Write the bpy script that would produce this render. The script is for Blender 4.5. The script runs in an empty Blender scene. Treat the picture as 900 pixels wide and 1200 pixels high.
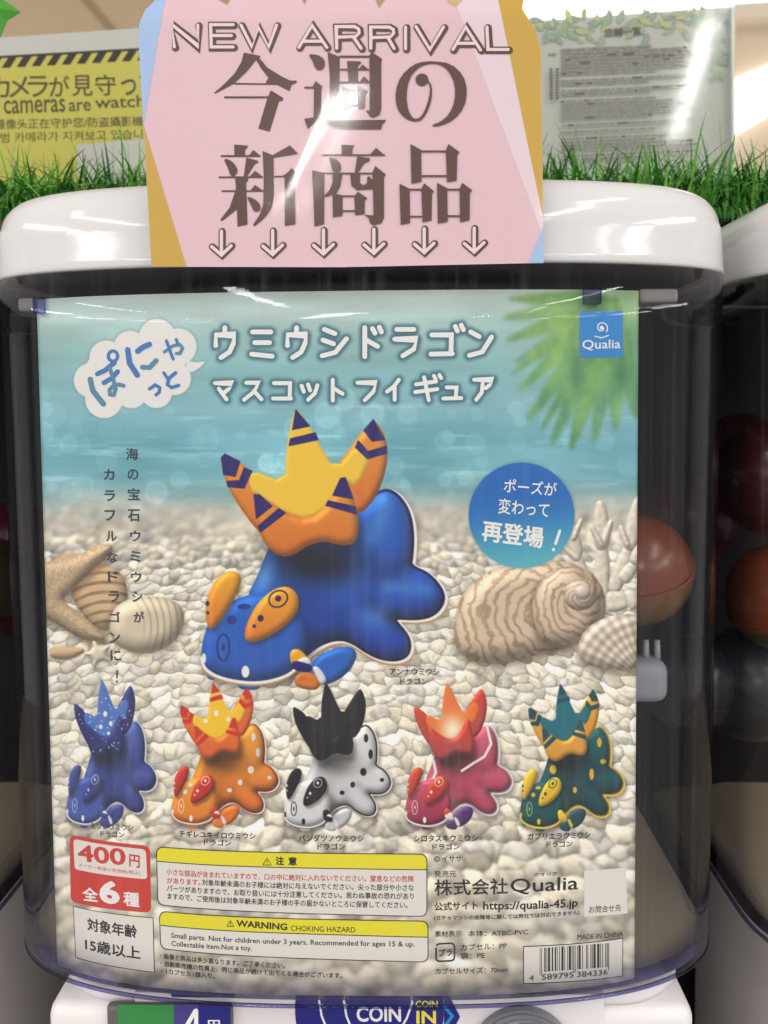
import bpy, bmesh, math, random
import numpy as np
from mathutils import Vector, Matrix
from mathutils.geometry import tessellate_polygon
SC = bpy.context.scene
COL = SC.collection
rnd = random.Random(7)

# ------------------------------------------------------------------ camera
CX0, YAW, PIT, ROL, CY, FP, DD = .02158, -.02238, .05331, .00905, 527.1, 1100., .39
_F = np.array([math.sin(YAW)*math.cos(PIT), math.cos(YAW)*math.cos(PIT), -math.sin(PIT)])
_R = np.array([math.cos(YAW), -math.sin(YAW), 0.]); _U = np.cross(_R, _F)
_R2 = _R*math.cos(ROL)-_U*math.sin(ROL); _U2 = _U*math.cos(ROL)+_R*math.sin(ROL)
_C = np.array([CX0, -DD, 0.])
cam = bpy.data.cameras.new('camera'); camo = bpy.data.objects.new('camera', cam); COL.objects.link(camo)
camo.matrix_world = Matrix(((_R2[0], _U2[0], -_F[0], _C[0]), (_R2[1], _U2[1], -_F[1], _C[1]), (_R2[2], _U2[2], -_F[2], _C[2]), (0, 0, 0, 1)))
cam.sensor_fit = 'VERTICAL'; cam.sensor_height = 36; cam.lens = FP/1200*36
cam.shift_y = -(600-CY)/1200
cam.clip_start = .02; cam.clip_end = 60
cam.dof.use_dof = True; cam.dof.focus_distance = .41; cam.dof.aperture_fstop = cam.lens/2.6
SC.camera = camo

# ------------------------------------------------------------------ light: an indoor shop, pale ambient, ceiling tubes and added fill lamps
w = bpy.data.worlds.new('World'); SC.world = w; w.use_nodes = True
bg = w.node_tree.nodes['Background']; bg.inputs[0].default_value = (1., .965, .93, 1); bg.inputs[1].default_value = .50
SC.view_settings.view_transform = 'Standard'; SC.view_settings.look = 'None'; SC.view_settings.exposure = .24; SC.view_settings.gamma = 1
SC.cycles.transparent_max_bounces = 24; SC.cycles.max_bounces = 8; SC.cycles.use_denoising = True
SC.cycles.sample_clamp_indirect = 4
def tube_or_fill_lamp(x, y, z, ln=1.4, wd=.045, rad=34, ang=0):
    l = bpy.data.lights.new('tube_or_fill_light', 'AREA'); l.shape = 'RECTANGLE'; l.size = wd; l.size_y = ln
    l.energy = rad*math.pi*wd*ln; l.color = (1, .98, .95)
    o = bpy.data.objects.new('tube_or_fill_light', l); COL.objects.link(o); o.location = (x, y, z); o.rotation_euler = (0, 0, ang)
for x, y in ((-2.6, -1.2), (-2.6, -3.0), (-1.9, -4.8), (-.36, -1.2), (.9, -1.1), (1.0, -4.9), (2.3, -1.2), (2.3, -3.0), (2.3, -4.8), (-1.5, -1.4)):
    tube_or_fill_lamp(x, y, 1.15)
tube_or_fill_lamp(-.403, -4.135, 1.15, 2.08, .17, 30, -.203)
tube_or_fill_lamp(1.10, -2.64, 1.15, 1.4, .05, 15, .198)
for x, y in ((-3.4, -3.), (3.4, -3.), (-3.4, -5.5), (3.4, -5.5), (-2.9, -.7), (2.9, -.7), (-3.2, -8.), (3.2, -8.)):
    tube_or_fill_lamp(x, y, 1.3, 1.8, .30, 22)  # wide soft fill lamps, added in place of light bounced off the ceiling

# ------------------------------------------------------------------ picture <-> place helpers for laying out the flat print
A0, B0, N0, T0 = .17103, .08428, 2.92285, .07637
PX0, PX1, PZ0, PZ1 = -.1388, .1208, -.2557, .0450
ZB, ZL, AL = -.2596, .0563, .1737
def S(x, z=0., a=A0):
    aa = a*(1+T0*z) if a == A0 else a
    q = np.clip(np.abs(x)/aa, 0, 1)
    return B0*(1-(1-q**N0)**(1/N0))
def ray(px, py):
    d = _F+_R2*(px-450)/FP-_U2*(py-CY)/FP
    return d
def onplane(px, py, y):
    d = ray(px, py); t = (y-_C[1])/d[1]; return _C+d*t
def oncase(px, py):                      # (x, z) on the sheet behind the clear front
    y = 0.
    for _ in range(14):
        p = onplane(px, py, y); y = .5*y+.5*float(S(p[0], p[2]))
    p = onplane(px, py, y)
    return p[0], p[2]
def toPX(x, y, z):
    Q = np.stack([x-_C[0], y-_C[1], z-_C[2]], -1); d = Q@_F
    return 450+FP*(Q@_R2)/d, CY-FP*(Q@_U2)/d

# ------------------------------------------------------------------ object helpers
def lin(c):
    return tuple(((v/255)/12.92 if v <= 10.3 else (((v/255)+.055)/1.055)**2.4) for v in c[:3])+(1,)
def link(o, parent=None):
    COL.objects.link(o)
    if parent is not None: o.parent = parent
    return o
def mesh_ob(name, verts, faces, mat=None, parent=None, smooth=False):
    me = bpy.data.meshes.new(name); me.from_pydata([tuple(map(float, v)) for v in verts], [], faces); me.update()
    if mat: me.materials.append(mat)
    if smooth: me.polygons.foreach_set('use_smooth', [True]*len(me.polygons))
    return link(bpy.data.objects.new(name, me), parent)
def bm_ob(name, bm, mat=None, parent=None, smooth=False):
    me = bpy.data.meshes.new(name); bmesh.ops.recalc_face_normals(bm, faces=bm.faces); bm.to_mesh(me); bm.free()
    if mat: me.materials.append(mat)
    if smooth: me.polygons.foreach_set('use_smooth', [True]*len(me.polygons))
    return link(bpy.data.objects.new(name, me), parent)
def empty(name, loc, label, cat, group=None):
    o = bpy.data.objects.new(name, None); COL.objects.link(o); o.location = loc; o.empty_display_size = .02
    o['label'] = label; o['category'] = cat
    if group: o['group'] = group
    return o
def tag(o, label, cat, group=None, kind=None):
    o['label'] = label; o['category'] = cat
    if group: o['group'] = group
    if kind: o['kind'] = kind
    return o
def mat(name, col, rough=.5, spec=.5, metal=0., bump=None, emit=None, var=None, coat=0.):
    m = bpy.data.materials.new(name); m.use_nodes = True; nt = m.node_tree; p = nt.nodes['Principled BSDF']
    p.inputs['Base Color'].default_value = lin(col); p.inputs['Roughness'].default_value = rough
    p.inputs['Specular IOR Level'].default_value = spec; p.inputs['Metallic'].default_value = metal
    p.inputs['Coat Weight'].default_value = coat
    if emit:
        p.inputs['Emission Color'].default_value = lin(col); p.inputs['Emission Strength'].default_value = emit
    tc = nt.nodes.new('ShaderNodeTexCoord')
    n = nt.nodes.new('ShaderNodeTexNoise'); n.inputs['Scale'].default_value = (var or (0, 60))[1]; n.inputs['Detail'].default_value = 5
    nt.links.new(tc.outputs['Object'], n.inputs['Vector'])
    v = (var or (.04, 60))[0]
    mx = nt.nodes.new('ShaderNodeMix'); mx.data_type = 'RGBA'
    c = lin(col); mx.inputs[6].default_value = tuple(max(0, k*(1-v)) for k in c[:3])+(1,); mx.inputs[7].default_value = tuple(k*(1+v) for k in c[:3])+(1,)
    nt.links.new(n.outputs[0], mx.inputs[0]); nt.links.new(mx.outputs[2], p.inputs['Base Color'])
    if bump:
        b = nt.nodes.new('ShaderNodeBump'); b.inputs['Strength'].default_value = bump[0]; b.inputs['Distance'].default_value = bump[2] if len(bump) > 2 else .0005
        n2 = nt.nodes.new('ShaderNodeTexNoise'); n2.inputs['Scale'].default_value = bump[1]; n2.inputs['Detail'].default_value = 4
        nt.links.new(tc.outputs['Object'], n2.inputs['Vector']); nt.links.new(n2.outputs[0], b.inputs['Height']); nt.links.new(b.outputs[0], p.inputs['Normal'])
    return m
def box_bm(bm, lo, hi, bev=0., seg=2):
    r = bmesh.ops.create_cube(bm, size=1)
    vs = r['verts']
    for v in vs: v.co = Vector([lo[i]+(hi[i]-lo[i])*(v.co[i]+.5) for i in range(3)])
    if bev:
        es = list({e for v in vs for e in v.link_edges}); bmesh.ops.bevel(bm, geom=es, offset=bev, segments=seg, affect='EDGES', profile=.5)
def box(name, lo, hi, m, parent=None, bev=0., seg=2, smooth=False):
    bm = bmesh.new(); box_bm(bm, lo, hi, bev, seg); return bm_ob(name, bm, m, parent, smooth)

# --- flat print: polygons, strokes and letters laid on a sheet
class Sheet:
    """case sheet (curved) or a flat plane at depth y"""
    def __init__(s, kind, y=0., off=0., local=None): s.kind, s.y, s.off = kind, y, off
    def uv(s, px, py):
        if s.kind == 'case': return oncase(px, py)
        p = onplane(px, py, s.y); return p[0], p[2]
    def pt(s, u, v, lay):
        if s.kind == 'case': return (u, float(S(u, v))-s.off-lay, v)
        return (u, s.y-s.off-lay, v)
class Print:
    def __init__(s, sheet, base=.00008): s.sh, s.v, s.f, s.mi, s.mats, s.lay = sheet, [], [], [], [], base
    def _m(s, m):
        if m not in s.mats: s.mats.append(m)
        return s.mats.index(m)
    def step(s, d=.000006): s.lay += d
    def poly_uv(s, pts, m, cut=False):
        k = s._m(m); tris = tessellate_polygon([[Vector((a, b, 0)) for a, b in pts]])
        if cut and s.sh.kind == 'case':
            bm = bmesh.new(); vs = [bm.verts.new((a, b, 0)) for a, b in pts]
            for t in tris:
                try: bm.faces.new([vs[i] for i in t])
                except ValueError: pass
            lo = min(p[0] for p in pts); hi = max(p[0] for p in pts); c = math.ceil(lo/.002)*.002
            while c < hi:
                bmesh.ops.bisect_plane(bm, geom=bm.verts[:]+bm.edges[:]+bm.faces[:], plane_co=(c, 0, 0), plane_no=(1, 0, 0)); c += .002
            bm.verts.index_update(); n = len(s.v)
            s.v += [s.sh.pt(v.co.x, v.co.y, s.lay) for v in bm.verts]
            for f in bm.faces: s.f.append([n+v.index for v in f.verts]); s.mi.append(k)
            bm.free()
        else:
            n = len(s.v); s.v += [s.sh.pt(a, b, s.lay) for a, b in pts]
            for t in tris: s.f.append([n+i for i in t]); s.mi.append(k)
        s.step(.000015 if cut else .000006)
    def poly(s, pts, m, cut=False): s.poly_uv([s.sh.uv(a, b) for a, b in pts], m, cut)
    def stroke(s, pts, wd, m, cut=False):
        """a round-ended pen line of the given width, points in picture units"""
        if len(pts) > 5:
            i = 0
            while i < len(pts)-1: s.stroke(pts[i:i+4], wd, m, cut); i += 3
            return
        P = [Vector(p) for p in pts]; L = []; Rr = []
        for i, p in enumerate(P):
            d = (P[min(i+1, len(P)-1)]-P[max(i-1, 0)])
            if d.length < 1e-6: d = Vector((1, 0))
            d.normalize(); n = Vector((-d.y, d.x)); sc = 1.
            if 0 < i < len(P)-1:
                e = (P[i+1]-P[i]).normalized(); sc = 1/max(.6, abs(Vector((-e.y, e.x)).dot(n)))
            L.append(p+n*wd/2*sc); Rr.append(p-n*wd/2*sc)
        d1 = (P[-1]-P[-2]).normalized(); d0 = (P[0]-P[1]).normalized()
        def cap(c, d):
            a0 = math.atan2(d.y, d.x); return [c+Vector((math.cos(a0+t), math.sin(a0+t)))*wd/2 for t in (1.05, .52, 0, -.52, -1.05)]
        out = L+cap(P[-1], d1)+Rr[::-1]+cap(P[0], d0)
        s.poly([tuple(p) for p in out], m, cut)
    def disc(s, c, r, m, ry=None, n=24, cut=False):
        ry = ry or r; s.poly([(c[0]+r*math.cos(t*2*math.pi/n), c[1]+ry*math.sin(t*2*math.pi/n)) for t in range(n)], m, cut)
    def text(s, st, p0, p1, h, m, bold=0., res=3, shear=0.):
        """letters whose box runs from picture point p0 to p1 along its foot, h picture units tall"""
        (x0, z0), (x1, z1) = s.sh.uv(*p0), s.sh.uv(*p1)
        mxp = ((p0[0]+p1[0])/2, (p0[1]+p1[1])/2)
        a = s.sh.uv(*mxp); b = s.sh.uv(mxp[0], mxp[1]-h); hh = math.hypot(b[0]-a[0], b[1]-a[1])
        V, Fc = glyphs(st, 0., res)
        xs = V[:, 0]; ys = V[:, 1]; b = bold*.9; W = xs.max()-xs.min()+2*b; H = ys.max()-ys.min()+2*b
        L = math.hypot(x1-x0, z1-z0); k = s._m(m)
        offs = [(0., 0.)] if b == 0 else [(b, 0), (-b, 0), (0, b), (0, -b)] if b < .02 else [(b*c_, b*d_) for c_, d_ in ((1, 0), (-1, 0), (0, 1), (0, -1), (.7, .7), (-.7, .7), (.7, -.7), (-.7, -.7))]
        if h > 11.5 and s.sh.kind == 'case':       # large letters follow the curve of the sheet
            bm = bmesh.new(); bv = [bm.verts.new((a_, c_, 0)) for a_, c_, _ in V]
            for f in Fc:
                try: bm.faces.new([bv[i] for i in f])
                except ValueError: pass
            st_ = .002/(x1-x0)*W; c = xs.min()+st_
            while c < xs.max():
                bmesh.ops.bisect_plane(bm, geom=bm.verts[:]+bm.edges[:]+bm.faces[:], plane_co=(c, 0, 0), plane_no=(1, 0, 0)); c += st_
            bm.verts.index_update(); V = np.array([tuple(v.co) for v in bm.verts]); Fc = [[v.index for v in f.verts] for f in bm.faces]; bm.free()
        mnx, mny = xs.min(), ys.min(); xs = V[:, 0]; ys = V[:, 1]
        for ox, oy in offs:
            t = (xs-mnx+b+ox)/W; q = (ys-mny+b+oy)/H
            u = x0+(x1-x0)*t-hh*q*(z1-z0)/L*.6; v = z0+(z1-z0)*t+hh*q; n = len(s.v)
            yy = S(u, v)-s.sh.off-s.lay if s.sh.kind == 'case' else np.full_like(u, s.sh.y-s.sh.off-s.lay)
            s.v += list(zip(u.tolist(), yy.tolist(), v.tolist()))
            for f in Fc: s.f.append([n+i for i in f]); s.mi.append(k)
            s.lay += .000003
        s.lay -= .000003*len(offs)-.0000015
    def build(s, name, parent=None):
        o = mesh_ob(name, s.v, s.f, None, parent)
        for m in s.mats: o.data.materials.append(m)
        o.data.polygons.foreach_set('material_index', s.mi); return o
_gc = {}
def glyphs(st, bold, res):
    key = (st, bold, res)
    if key in _gc: return _gc[key]
    c = bpy.data.curves.new('t', 'FONT'); c.body = st; c.resolution_u = res; c.offset = bold; c.size = 1; c.fill_mode = 'FRONT'
    o = bpy.data.objects.new('t', c); COL.objects.link(o)
    dg = bpy.context.evaluated_depsgraph_get(); me = bpy.data.meshes.new_from_object(o.evaluated_get(dg))
    n = len(me.vertices); V = np.empty(n*3); me.vertices.foreach_get('co', V); V = V.reshape(-1, 3)
    F = [list(p.vertices) for p in me.polygons]
    COL.objects.unlink(o); bpy.data.objects.remove(o); bpy.data.curves.remove(c); bpy.data.meshes.remove(me)
    _gc[key] = (V, F); return V, F
def chaikin(p, n=2):
    p = [tuple(map(float, q)) for q in p]
    for _ in range(n):
        o = []
        for i in range(len(p)):
            a, b = p[i], p[(i+1) % len(p)]
            o += [(a[0]*.75+b[0]*.25, a[1]*.75+b[1]*.25), (a[0]*.25+b[0]*.75, a[1]*.25+b[1]*.75)]
        p = o
    return p
def rrect(c, r, n=5):
    """rounded quad, corners TL TR BR BL"""
    out = []
    for i in range(4):
        P = Vector(c[i]); A = Vector(c[i-1]); B = Vector(c[(i+1) % 4]); a = P+(A-P).normalized()*r; b = P+(B-P).normalized()*r
        for k in range(n+1):
            t = k/n; q = (1-t)**2*a+2*t*(1-t)*P+t*t*b; out.append((q.x, q.y))
    return out

# ------------------------------------------------------------------ poster picture, painted by computation
TW, TH = 1160, 1330
_ux = np.linspace(PX0, PX1, TW); _vz = np.linspace(PZ0, PZ1, TH)
UX, VZ = np.meshgrid(_ux, _vz)
GX, GY = toPX(UX, S(UX, VZ), VZ)          # every texel's place in picture units
ng = np.random.default_rng(5)
def vnoise(x, y, seed=0):
    g = np.random.default_rng(seed).random((256, 256))
    xi = np.floor(x).astype(int); yi = np.floor(y).astype(int); fx = x-xi; fy = y-yi
    fx = fx*fx*(3-2*fx); fy = fy*fy*(3-2*fy); a = g[yi % 256, xi % 256]; b = g[yi % 256, (xi+1) % 256]; c = g[(yi+1) % 256, xi % 256]; d = g[(yi+1) % 256, (xi+1) % 256]
    return (a*(1-fx)+b*fx)*(1-fy)+(c*(1-fx)+d*fx)*fy
def fbm(x, y, seed=0, o=4): return sum(vnoise(x*2**k, y*2**k, seed+k)/2**(k+1) for k in range(o))/(1-2**-o)
def sm(a, b, x): t = np.clip((x-a)/(b-a), 0, 1); return t*t*(3-2*t)
def gblur(img, sig):
    k = int(sig*2.5)+1; t = np.arange(-k, k+1); g = np.exp(-t*t/(2*sig*sig)); g /= g.sum()
    pad = np.pad(img, ((k, k), (0, 0)) + ((0, 0),)*(img.ndim-2), mode='edge'); o = np.zeros_like(img)
    for i, gg in enumerate(g): o += gg*pad[i:i+img.shape[0]]
    pad = np.pad(o, ((0, 0), (k, k)) + ((0, 0),)*(img.ndim-2), mode='edge'); o = np.zeros_like(img)
    for i, gg in enumerate(g): o += gg*pad[:, i:i+img.shape[1]]
    return o
C3 = lambda *c: np.array(c, float)/255
IMG = np.zeros((TH, TW, 3))
# sea
ys = [330, 370, 430, 480, 520, 560, 590, 620]
cs = np.array([(206, 216, 204), (184, 208, 202), (150, 195, 196), (140, 188, 195), (118, 178, 190), (126, 182, 190), (170, 190, 185), (205, 196, 182)])/255
n1 = fbm(GX/70, GY/12, 3); n2 = fbm(GX/160, GY/60, 9)
yy = GY+(n1-.5)*26
for c in range(3): IMG[..., c] = np.interp(yy, ys, cs[:, c])
IMG += ((n1-.5)*.10+(n2-.5)*.16)[..., None]
IMG += (sm(.55, .9, fbm(GX/60, GY/7, 14))*sm(440, 500, GY)*sm(600, 560, GY))[..., None]*C3(34, 26, 24)
for _ in range(70):
    bx = ng.uniform(50, 745); by = ng.uniform(455, 578); r = ng.uniform(5, 17)
    d = np.hypot(GX-bx, GY-by); IMG += (sm(r+2.5, r-2.5, d)*(.75+.25*sm(r*.6, r, d))*ng.uniform(.02, .075))[..., None]*C3(255, 250, 235)
# pebbles
def voro(u, v, seed):
    g = np.random.default_rng(seed); J = g.random((128, 128, 2)); K = g.random((128, 128, 4))
    ui = np.floor(u).astype(int); vi = np.floor(v).astype(int)
    f1 = np.full(u.shape, 9.); f2 = np.full(u.shape, 9.); ids = np.zeros(u.shape+(4,)); dx = np.zeros(u.shape); dy = np.zeros(u.shape)
    for a in (-1, 0, 1):
        for b in (-1, 0, 1):
            cu = ui+a; cv = vi+b; j = J[cv % 128, cu % 128]; ex = u-(cu+.1+.8*j[..., 0]); ey = v-(cv+.1+.8*j[..., 1])
            kk = K[cv % 128, cu % 128]; sx = .8+.5*kk[..., 3]; d = np.sqrt((ex*sx)**2+(ey/sx)**2)
            m = d < f1; f2 = np.where(m, f1, np.minimum(f2, d)); ids = np.where(m[..., None], kk, ids); dx = np.where(m, ex, dx); dy = np.where(m, ey, dy); f1 = np.where(m, d, f1)
    return f1, f2, ids, dx, dy
sz = 11+np.clip(GY-590, 0, 700)*.034
t = np.linspace(580, 1200, 621); cum = np.cumsum(1/(.72*(11+(t-590).clip(0)*.034)))
V = np.interp(GY, t, cum); U = (GX-400)/sz
U = U+.55*(fbm(GX/22, GY/22, 31)-.5)*2; V = V+.45*(fbm(GX/22, GY/22, 41)-.5)*2
f1, f2, ids, dx, dy = voro(U, V, 2)
e = sm(-.04, .42, f2-f1+.22*(vnoise(GX/9, GY/9, 77)-.5))
g1, g2, gid, hx, hy = voro(U*2.1+ids[..., 0]*7, V*2.1+ids[..., 1]*7, 8)     # facets on each stone
lam = .90+.14*(ids[..., 0]-.5)-(.34*(dx*.4+dy))+.22*(gid[..., 0]-.5)*sm(.0, .25, g2-g1)-.06*(dx*(ids[..., 1]-.5)*4)
lam = lam*(.70+.30*np.maximum(e, sm(.05, -.25, dy)*.8))
tone = C3(240, 232, 214)*(.90+.2*ids[..., 2:3])+(ids[..., 3:4]-.5)*C3(12, 2, -24)*.7
peb = tone*lam[..., None]+(.07*(fbm(GX/3, GY/3, 55)-.5))[..., None]
peb *= (.96+.16*fbm(GX/60, GY/40, 66))[..., None]
pb3, pb9 = gblur(peb, 2.2), gblur(peb, 5.5)
peb = peb*.70+C3(238, 231, 213)*.34
kb = np.maximum(sm(690, 610, GY), sm(900, 1100, GY)*.9)[..., None]
peb = np.where(kb < .5, peb*(1-2*kb)+pb3*2*kb, pb3*(2-2*kb)+pb9*(2*kb-1))
peb = peb*(1-.25*sm(900, 1150, GY)[..., None])+.25*sm(900, 1150, GY)[..., None]*C3(214, 202, 178)
al = sm(572, 625, GY+(fbm(GX/20, GY/9, 71)-.5)*34)[..., None]
IMG = IMG*(1-al)+peb*al

_col = GX[TH//2]; _row = GY[:, TW//2]
def region(x0, x1, y0, y1, pad=8):
    m = 22+pad; j = np.where((_col > x0-m) & (_col < x1+m))[0]; i = np.where((_row > y0-m-22) & (_row < y1+m+22))[0]
    if len(i) == 0 or len(j) == 0: return None
    return slice(i[0], i[-1]+1), slice(j[0], j[-1]+1)
def psdf(P, X, Y):
    P = np.array(P); d = np.full(X.shape, 1e9); ins = np.zeros(X.shape, bool)
    for k in range(len(P)):
        a = P[k]; b = P[(k+1) % len(P)]; ex, ey = b-a; wx = X-a[0]; wy = Y-a[1]
        t = np.clip((wx*ex+wy*ey)/(ex*ex+ey*ey+1e-9), 0, 1); d = np.minimum(d, (wx-t*ex)**2+(wy-t*ey)**2)
        if a[1] != b[1]:
            c = ((a[1] > Y) != (b[1] > Y)) & (X < ex*(Y-a[1])/(ey)+a[0]); ins ^= c
    return np.where(ins, 1, -1)*np.sqrt(d)
def over(rg, col, a): IMG[rg] = IMG[rg]*(1-a[..., None])+col*a[..., None]
def blob(P, col, R=12, soft=.8, amb=.62, spec=.15, k=2, grow=0., tex=None, lower=None, opa=1.):
    """a puffed printed shape: outline P, rounded over R units at its rim"""
    P = chaikin(P, k) if k else P; A = np.array(P); rg = region(A[:, 0].min(), A[:, 0].max(), A[:, 1].min(), A[:, 1].max(), grow)
    if rg is None: return
    X, Y = GX[rg], GY[rg]; d = psdf(P, X, Y)+grow; a = np.clip(d/soft+.5, 0, 1)*opa
    c = np.ones(X.shape+(3,))*np.array(col)
    if lower is not None:
        t = sm(A[:, 1].min(), A[:, 1].max(), Y)[..., None]; c = c*(1-t)+np.array(lower)*t
    if tex is not None: c = tex(X, Y, c, d)
    if R:
        q = np.clip(d/R, 0, 1); h = gblur(R*np.sqrt(np.clip(1-(1-q)**2, 0, 1)), 2.); hy, hx = np.gradient(h)
        s = 1.6; nx, ny = -hx*s, -hy*s; nz = 1/np.sqrt(nx*nx+ny*ny+1)
        l = (nx*-.38+ny*.62+.70)*nz; sh = amb+(1-amb)*np.clip(l, 0, 1.4)*1.25
        c = c*sh[..., None]+(spec*np.clip((nx*-.35+ny*.55+.76)*nz, 0, 1)**14)[..., None]
    over(rg, c, a)
def shadow(P, sig, o, dx=0, dy=0, c=(0, 0, 0)):
    A = np.array(P); rg = region(A[:, 0].min(), A[:, 0].max(), A[:, 1].min(), A[:, 1].max(), sig*3)
    if rg is None: return
    d = psdf([(a+dx, b+dy) for a, b in P], GX[rg], GY[rg]); over(rg, np.array(c), gblur(np.clip(d+.5, 0, 1), sig)*o)
def pline(pts, wd, col, opa=1., soft=.8):
    A = np.array(pts, float); rg = region(A[:, 0].min(), A[:, 0].max(), A[:, 1].min(), A[:, 1].max(), wd+4)
    if rg is None: return
    X, Y = GX[rg], GY[rg]; d = np.full(X.shape, 1e9)
    for a, b in zip(A[:-1], A[1:]):
        ex, ey = b-a; wx = X-a[0]; wy = Y-a[1]; t = np.clip((wx*ex+wy*ey)/(ex*ex+ey*ey+1e-9), 0, 1); d = np.minimum(d, np.hypot(wx-t*ex, wy-t*ey))
    over(rg, np.array(col), np.clip((wd/2-d)/soft+.5, 0, 1)*opa)
def ell(c, rx, ry, n=20, rot=0.):
    return [(c[0]+rx*math.cos(t)*math.cos(rot)-ry*math.sin(t)*math.sin(rot), c[1]+rx*math.cos(t)*math.sin(rot)+ry*math.sin(t)*math.cos(rot)) for t in (2*math.pi*i/n for i in range(n))]
def tr(ox, oy, s, P): return [(ox+x/s, oy+y/s) for x, y in P]

# out of focus palm leaf
leaf = np.zeros((TH, TW)); O = (722, 352)
for i, (tx, ty, wd) in enumerate([(598, 350, 9), (592, 372, 10), (596, 398, 10), (606, 424, 9), (610, 456, 10), (620, 490, 11), (647, 519, 11), (670, 524, 12), (697, 516, 12), (722, 500, 12), (745, 488, 12), (640, 345, 9), (600, 438, 7), (634, 505, 8)]):
    rg = region(min(tx, O[0]), max(tx, O[0])+20, min(ty, O[1]), max(ty, O[1]), 20); X, Y = GX[rg], GY[rg]
    ex, ey = tx-O[0], ty-O[1]; L2 = ex*ex+ey*ey; wx = X-O[0]; wy = Y-O[1]; tt = np.clip((wx*ex+wy*ey)/L2, 0, 1); d = np.hypot(wx-tt*ex, wy-tt*ey)
    wv = wd*(.35+.75*np.sin(np.pi*np.clip(tt*.9+.08, 0, 1))); leaf[rg] = np.maximum(leaf[rg], np.clip((wv-d)/3, 0, 1)*(.75+.25*ng.random())*(1-.25*tt))
leaf[region(700, 760, 330, 440)] = np.maximum(leaf[region(700, 760, 330, 440)], .55*sm(70, 20, np.hypot(GX-745, GY-370)[region(700, 760, 330, 440)]))
leaf = gblur(leaf, 3.2)
lc = C3(72, 132, 46)+(fbm(GX/26, GY/40, 91)-.35)[..., None]*C3(150, 120, 50)
IMG = IMG*(1-leaf[..., None]*.80)+lc*leaf[..., None]*.80

# shells, coral, starfish
def stripes(cx, cy, k, c2, tw=.03, nz=3., amt=.8):
    def f(X, Y, c, d):
        r = np.hypot(X-cx, Y-cy); a = np.arctan2(Y-cy, X-cx); q = np.sin(a*k+r*tw*k+nz*fbm(X/14, Y/14, 17)*3)
        m = (sm(.05, .75, q)*amt*(.4+.8*fbm(X/9, Y/9, 19)))[..., None]; return c*(1-m)+np.array(c2)*m
    return f
def ribs(cx, cy, k, amt=.16):
    def f(X, Y, c, d):
        a = np.arctan2(Y-cy, X-cx); return c*(1-amt*(.5+.5*np.cos(a*k)))[..., None]*(1-.10*np.sin(np.hypot(X-cx, Y-cy)*.55))[..., None]
    return f
T7 = lambda P: tr(500, 560, 2.25, P)
big = T7([(68, 440), (78, 340), (110, 285), (170, 240), (240, 225), (330, 215), (420, 232), (470, 290), (475, 370), (430, 410), (360, 452), (270, 472), (190, 492), (110, 484)])
shadow(big, 7, .55, 2, 5, C3(70, 55, 40))
for P, wd in (([(690, 700), (676, 650), (668, 612)], 17), ([(705, 700), (706, 640), (704, 592)], 19), ([(720, 690), (738, 640), (748, 588)], 17), ([(706, 640), (716, 612)], 10), ([(678, 655), (660, 640)], 10), ([(730, 680), (744, 660), (752, 640)], 16), ([(706, 640), (694, 618)], 9), ([(712, 705), (735, 705), (748, 700)], 24), ([(736, 640), (728, 618)], 9), ([(672, 632), (681, 610)], 8)):
    for a, b in zip(P[:-1], P[1:]):
        vx, vy = b[0]-a[0], b[1]-a[1]; L = math.hypot(vx, vy); q = [(a[0]+vx*s+(-vy/L)*o*wd/2, a[1]+vy*s+(vx/L)*o*wd/2) for s, o in ((-.1, -1), (.5, -1.05), (1.05, -.7), (1.15, 0), (1.05, .7), (.5, 1.05), (-.1, 1))]
        blob(q, C3(232, 222, 204), 7, 1.5, .62, .05, tex=lambda X, Y, c, d: c*(.9+.2*fbm(X/4, Y/4, 5))[..., None])
blob(big, C3(226, 206, 178), 26, 1.2, .6, .12, tex=stripes(640, 700, 9, C3(160, 126, 94), .05, amt=.65))
inner = T7([(275, 350), (290, 280), (340, 235), (400, 232), (455, 290), (462, 360), (425, 425), (350, 448), (298, 425)])
shadow(inner, 4, .45, -3, 3, C3(80, 55, 35))
blob(inner, C3(224, 204, 178), 22, 1.2, .6, .12, tex=stripes(678, 698, 7, C3(160, 122, 90), .09, amt=.65))
blob(ell((680, 697), 20, 19), C3(220, 202, 182), 14, 1.5, .6, .1, tex=stripes(680, 697, 5, C3(158, 128, 104), .2, amt=.6))
blob(ell((683, 694), 10, 9), C3(222, 206, 190), 8, 1.5, .62, .1)
sc = T7([(395, 462), (408, 410), (450, 375), (510, 358), (570, 360), (575, 505), (480, 508), (420, 492)])
shadow(sc, 5, .5, 0, 5, C3(80, 60, 40)); blob(sc, C3(232, 218, 198), 16, 1.2, .62, .1, tex=ribs(760, 800, 44))
T5 = lambda P: tr(0, 560, 3., P)
cl1 = T5([(238, 395), (280, 322), (350, 298), (430, 330), (455, 420), (420, 510), (360, 545), (300, 500)])
cl2 = T5([(382, 520), (400, 450), (480, 415), (580, 418), (640, 448), (650, 520), (605, 590), (500, 622), (430, 602), (392, 570)])
blob(T5([(170, 300), (230, 262), (300, 268), (290, 330), (200, 350)]), C3(205, 175, 140), 10, 3, .6, .0)
for P in (cl1, cl2):
    shadow(P, 5, .45, 2, 4, C3(90, 65, 40))
blob(cl1, C3(228, 205, 172), 18, 1.6, .6, .1, tex=lambda X, Y, c, d: c*(1-(.18+.2*fbm(X/9, Y/9, 3))*sm(0, 1, np.sin(np.hypot(X-125, Y-765)*.55)))[..., None]*np.array([1, .95, .88]))
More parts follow.
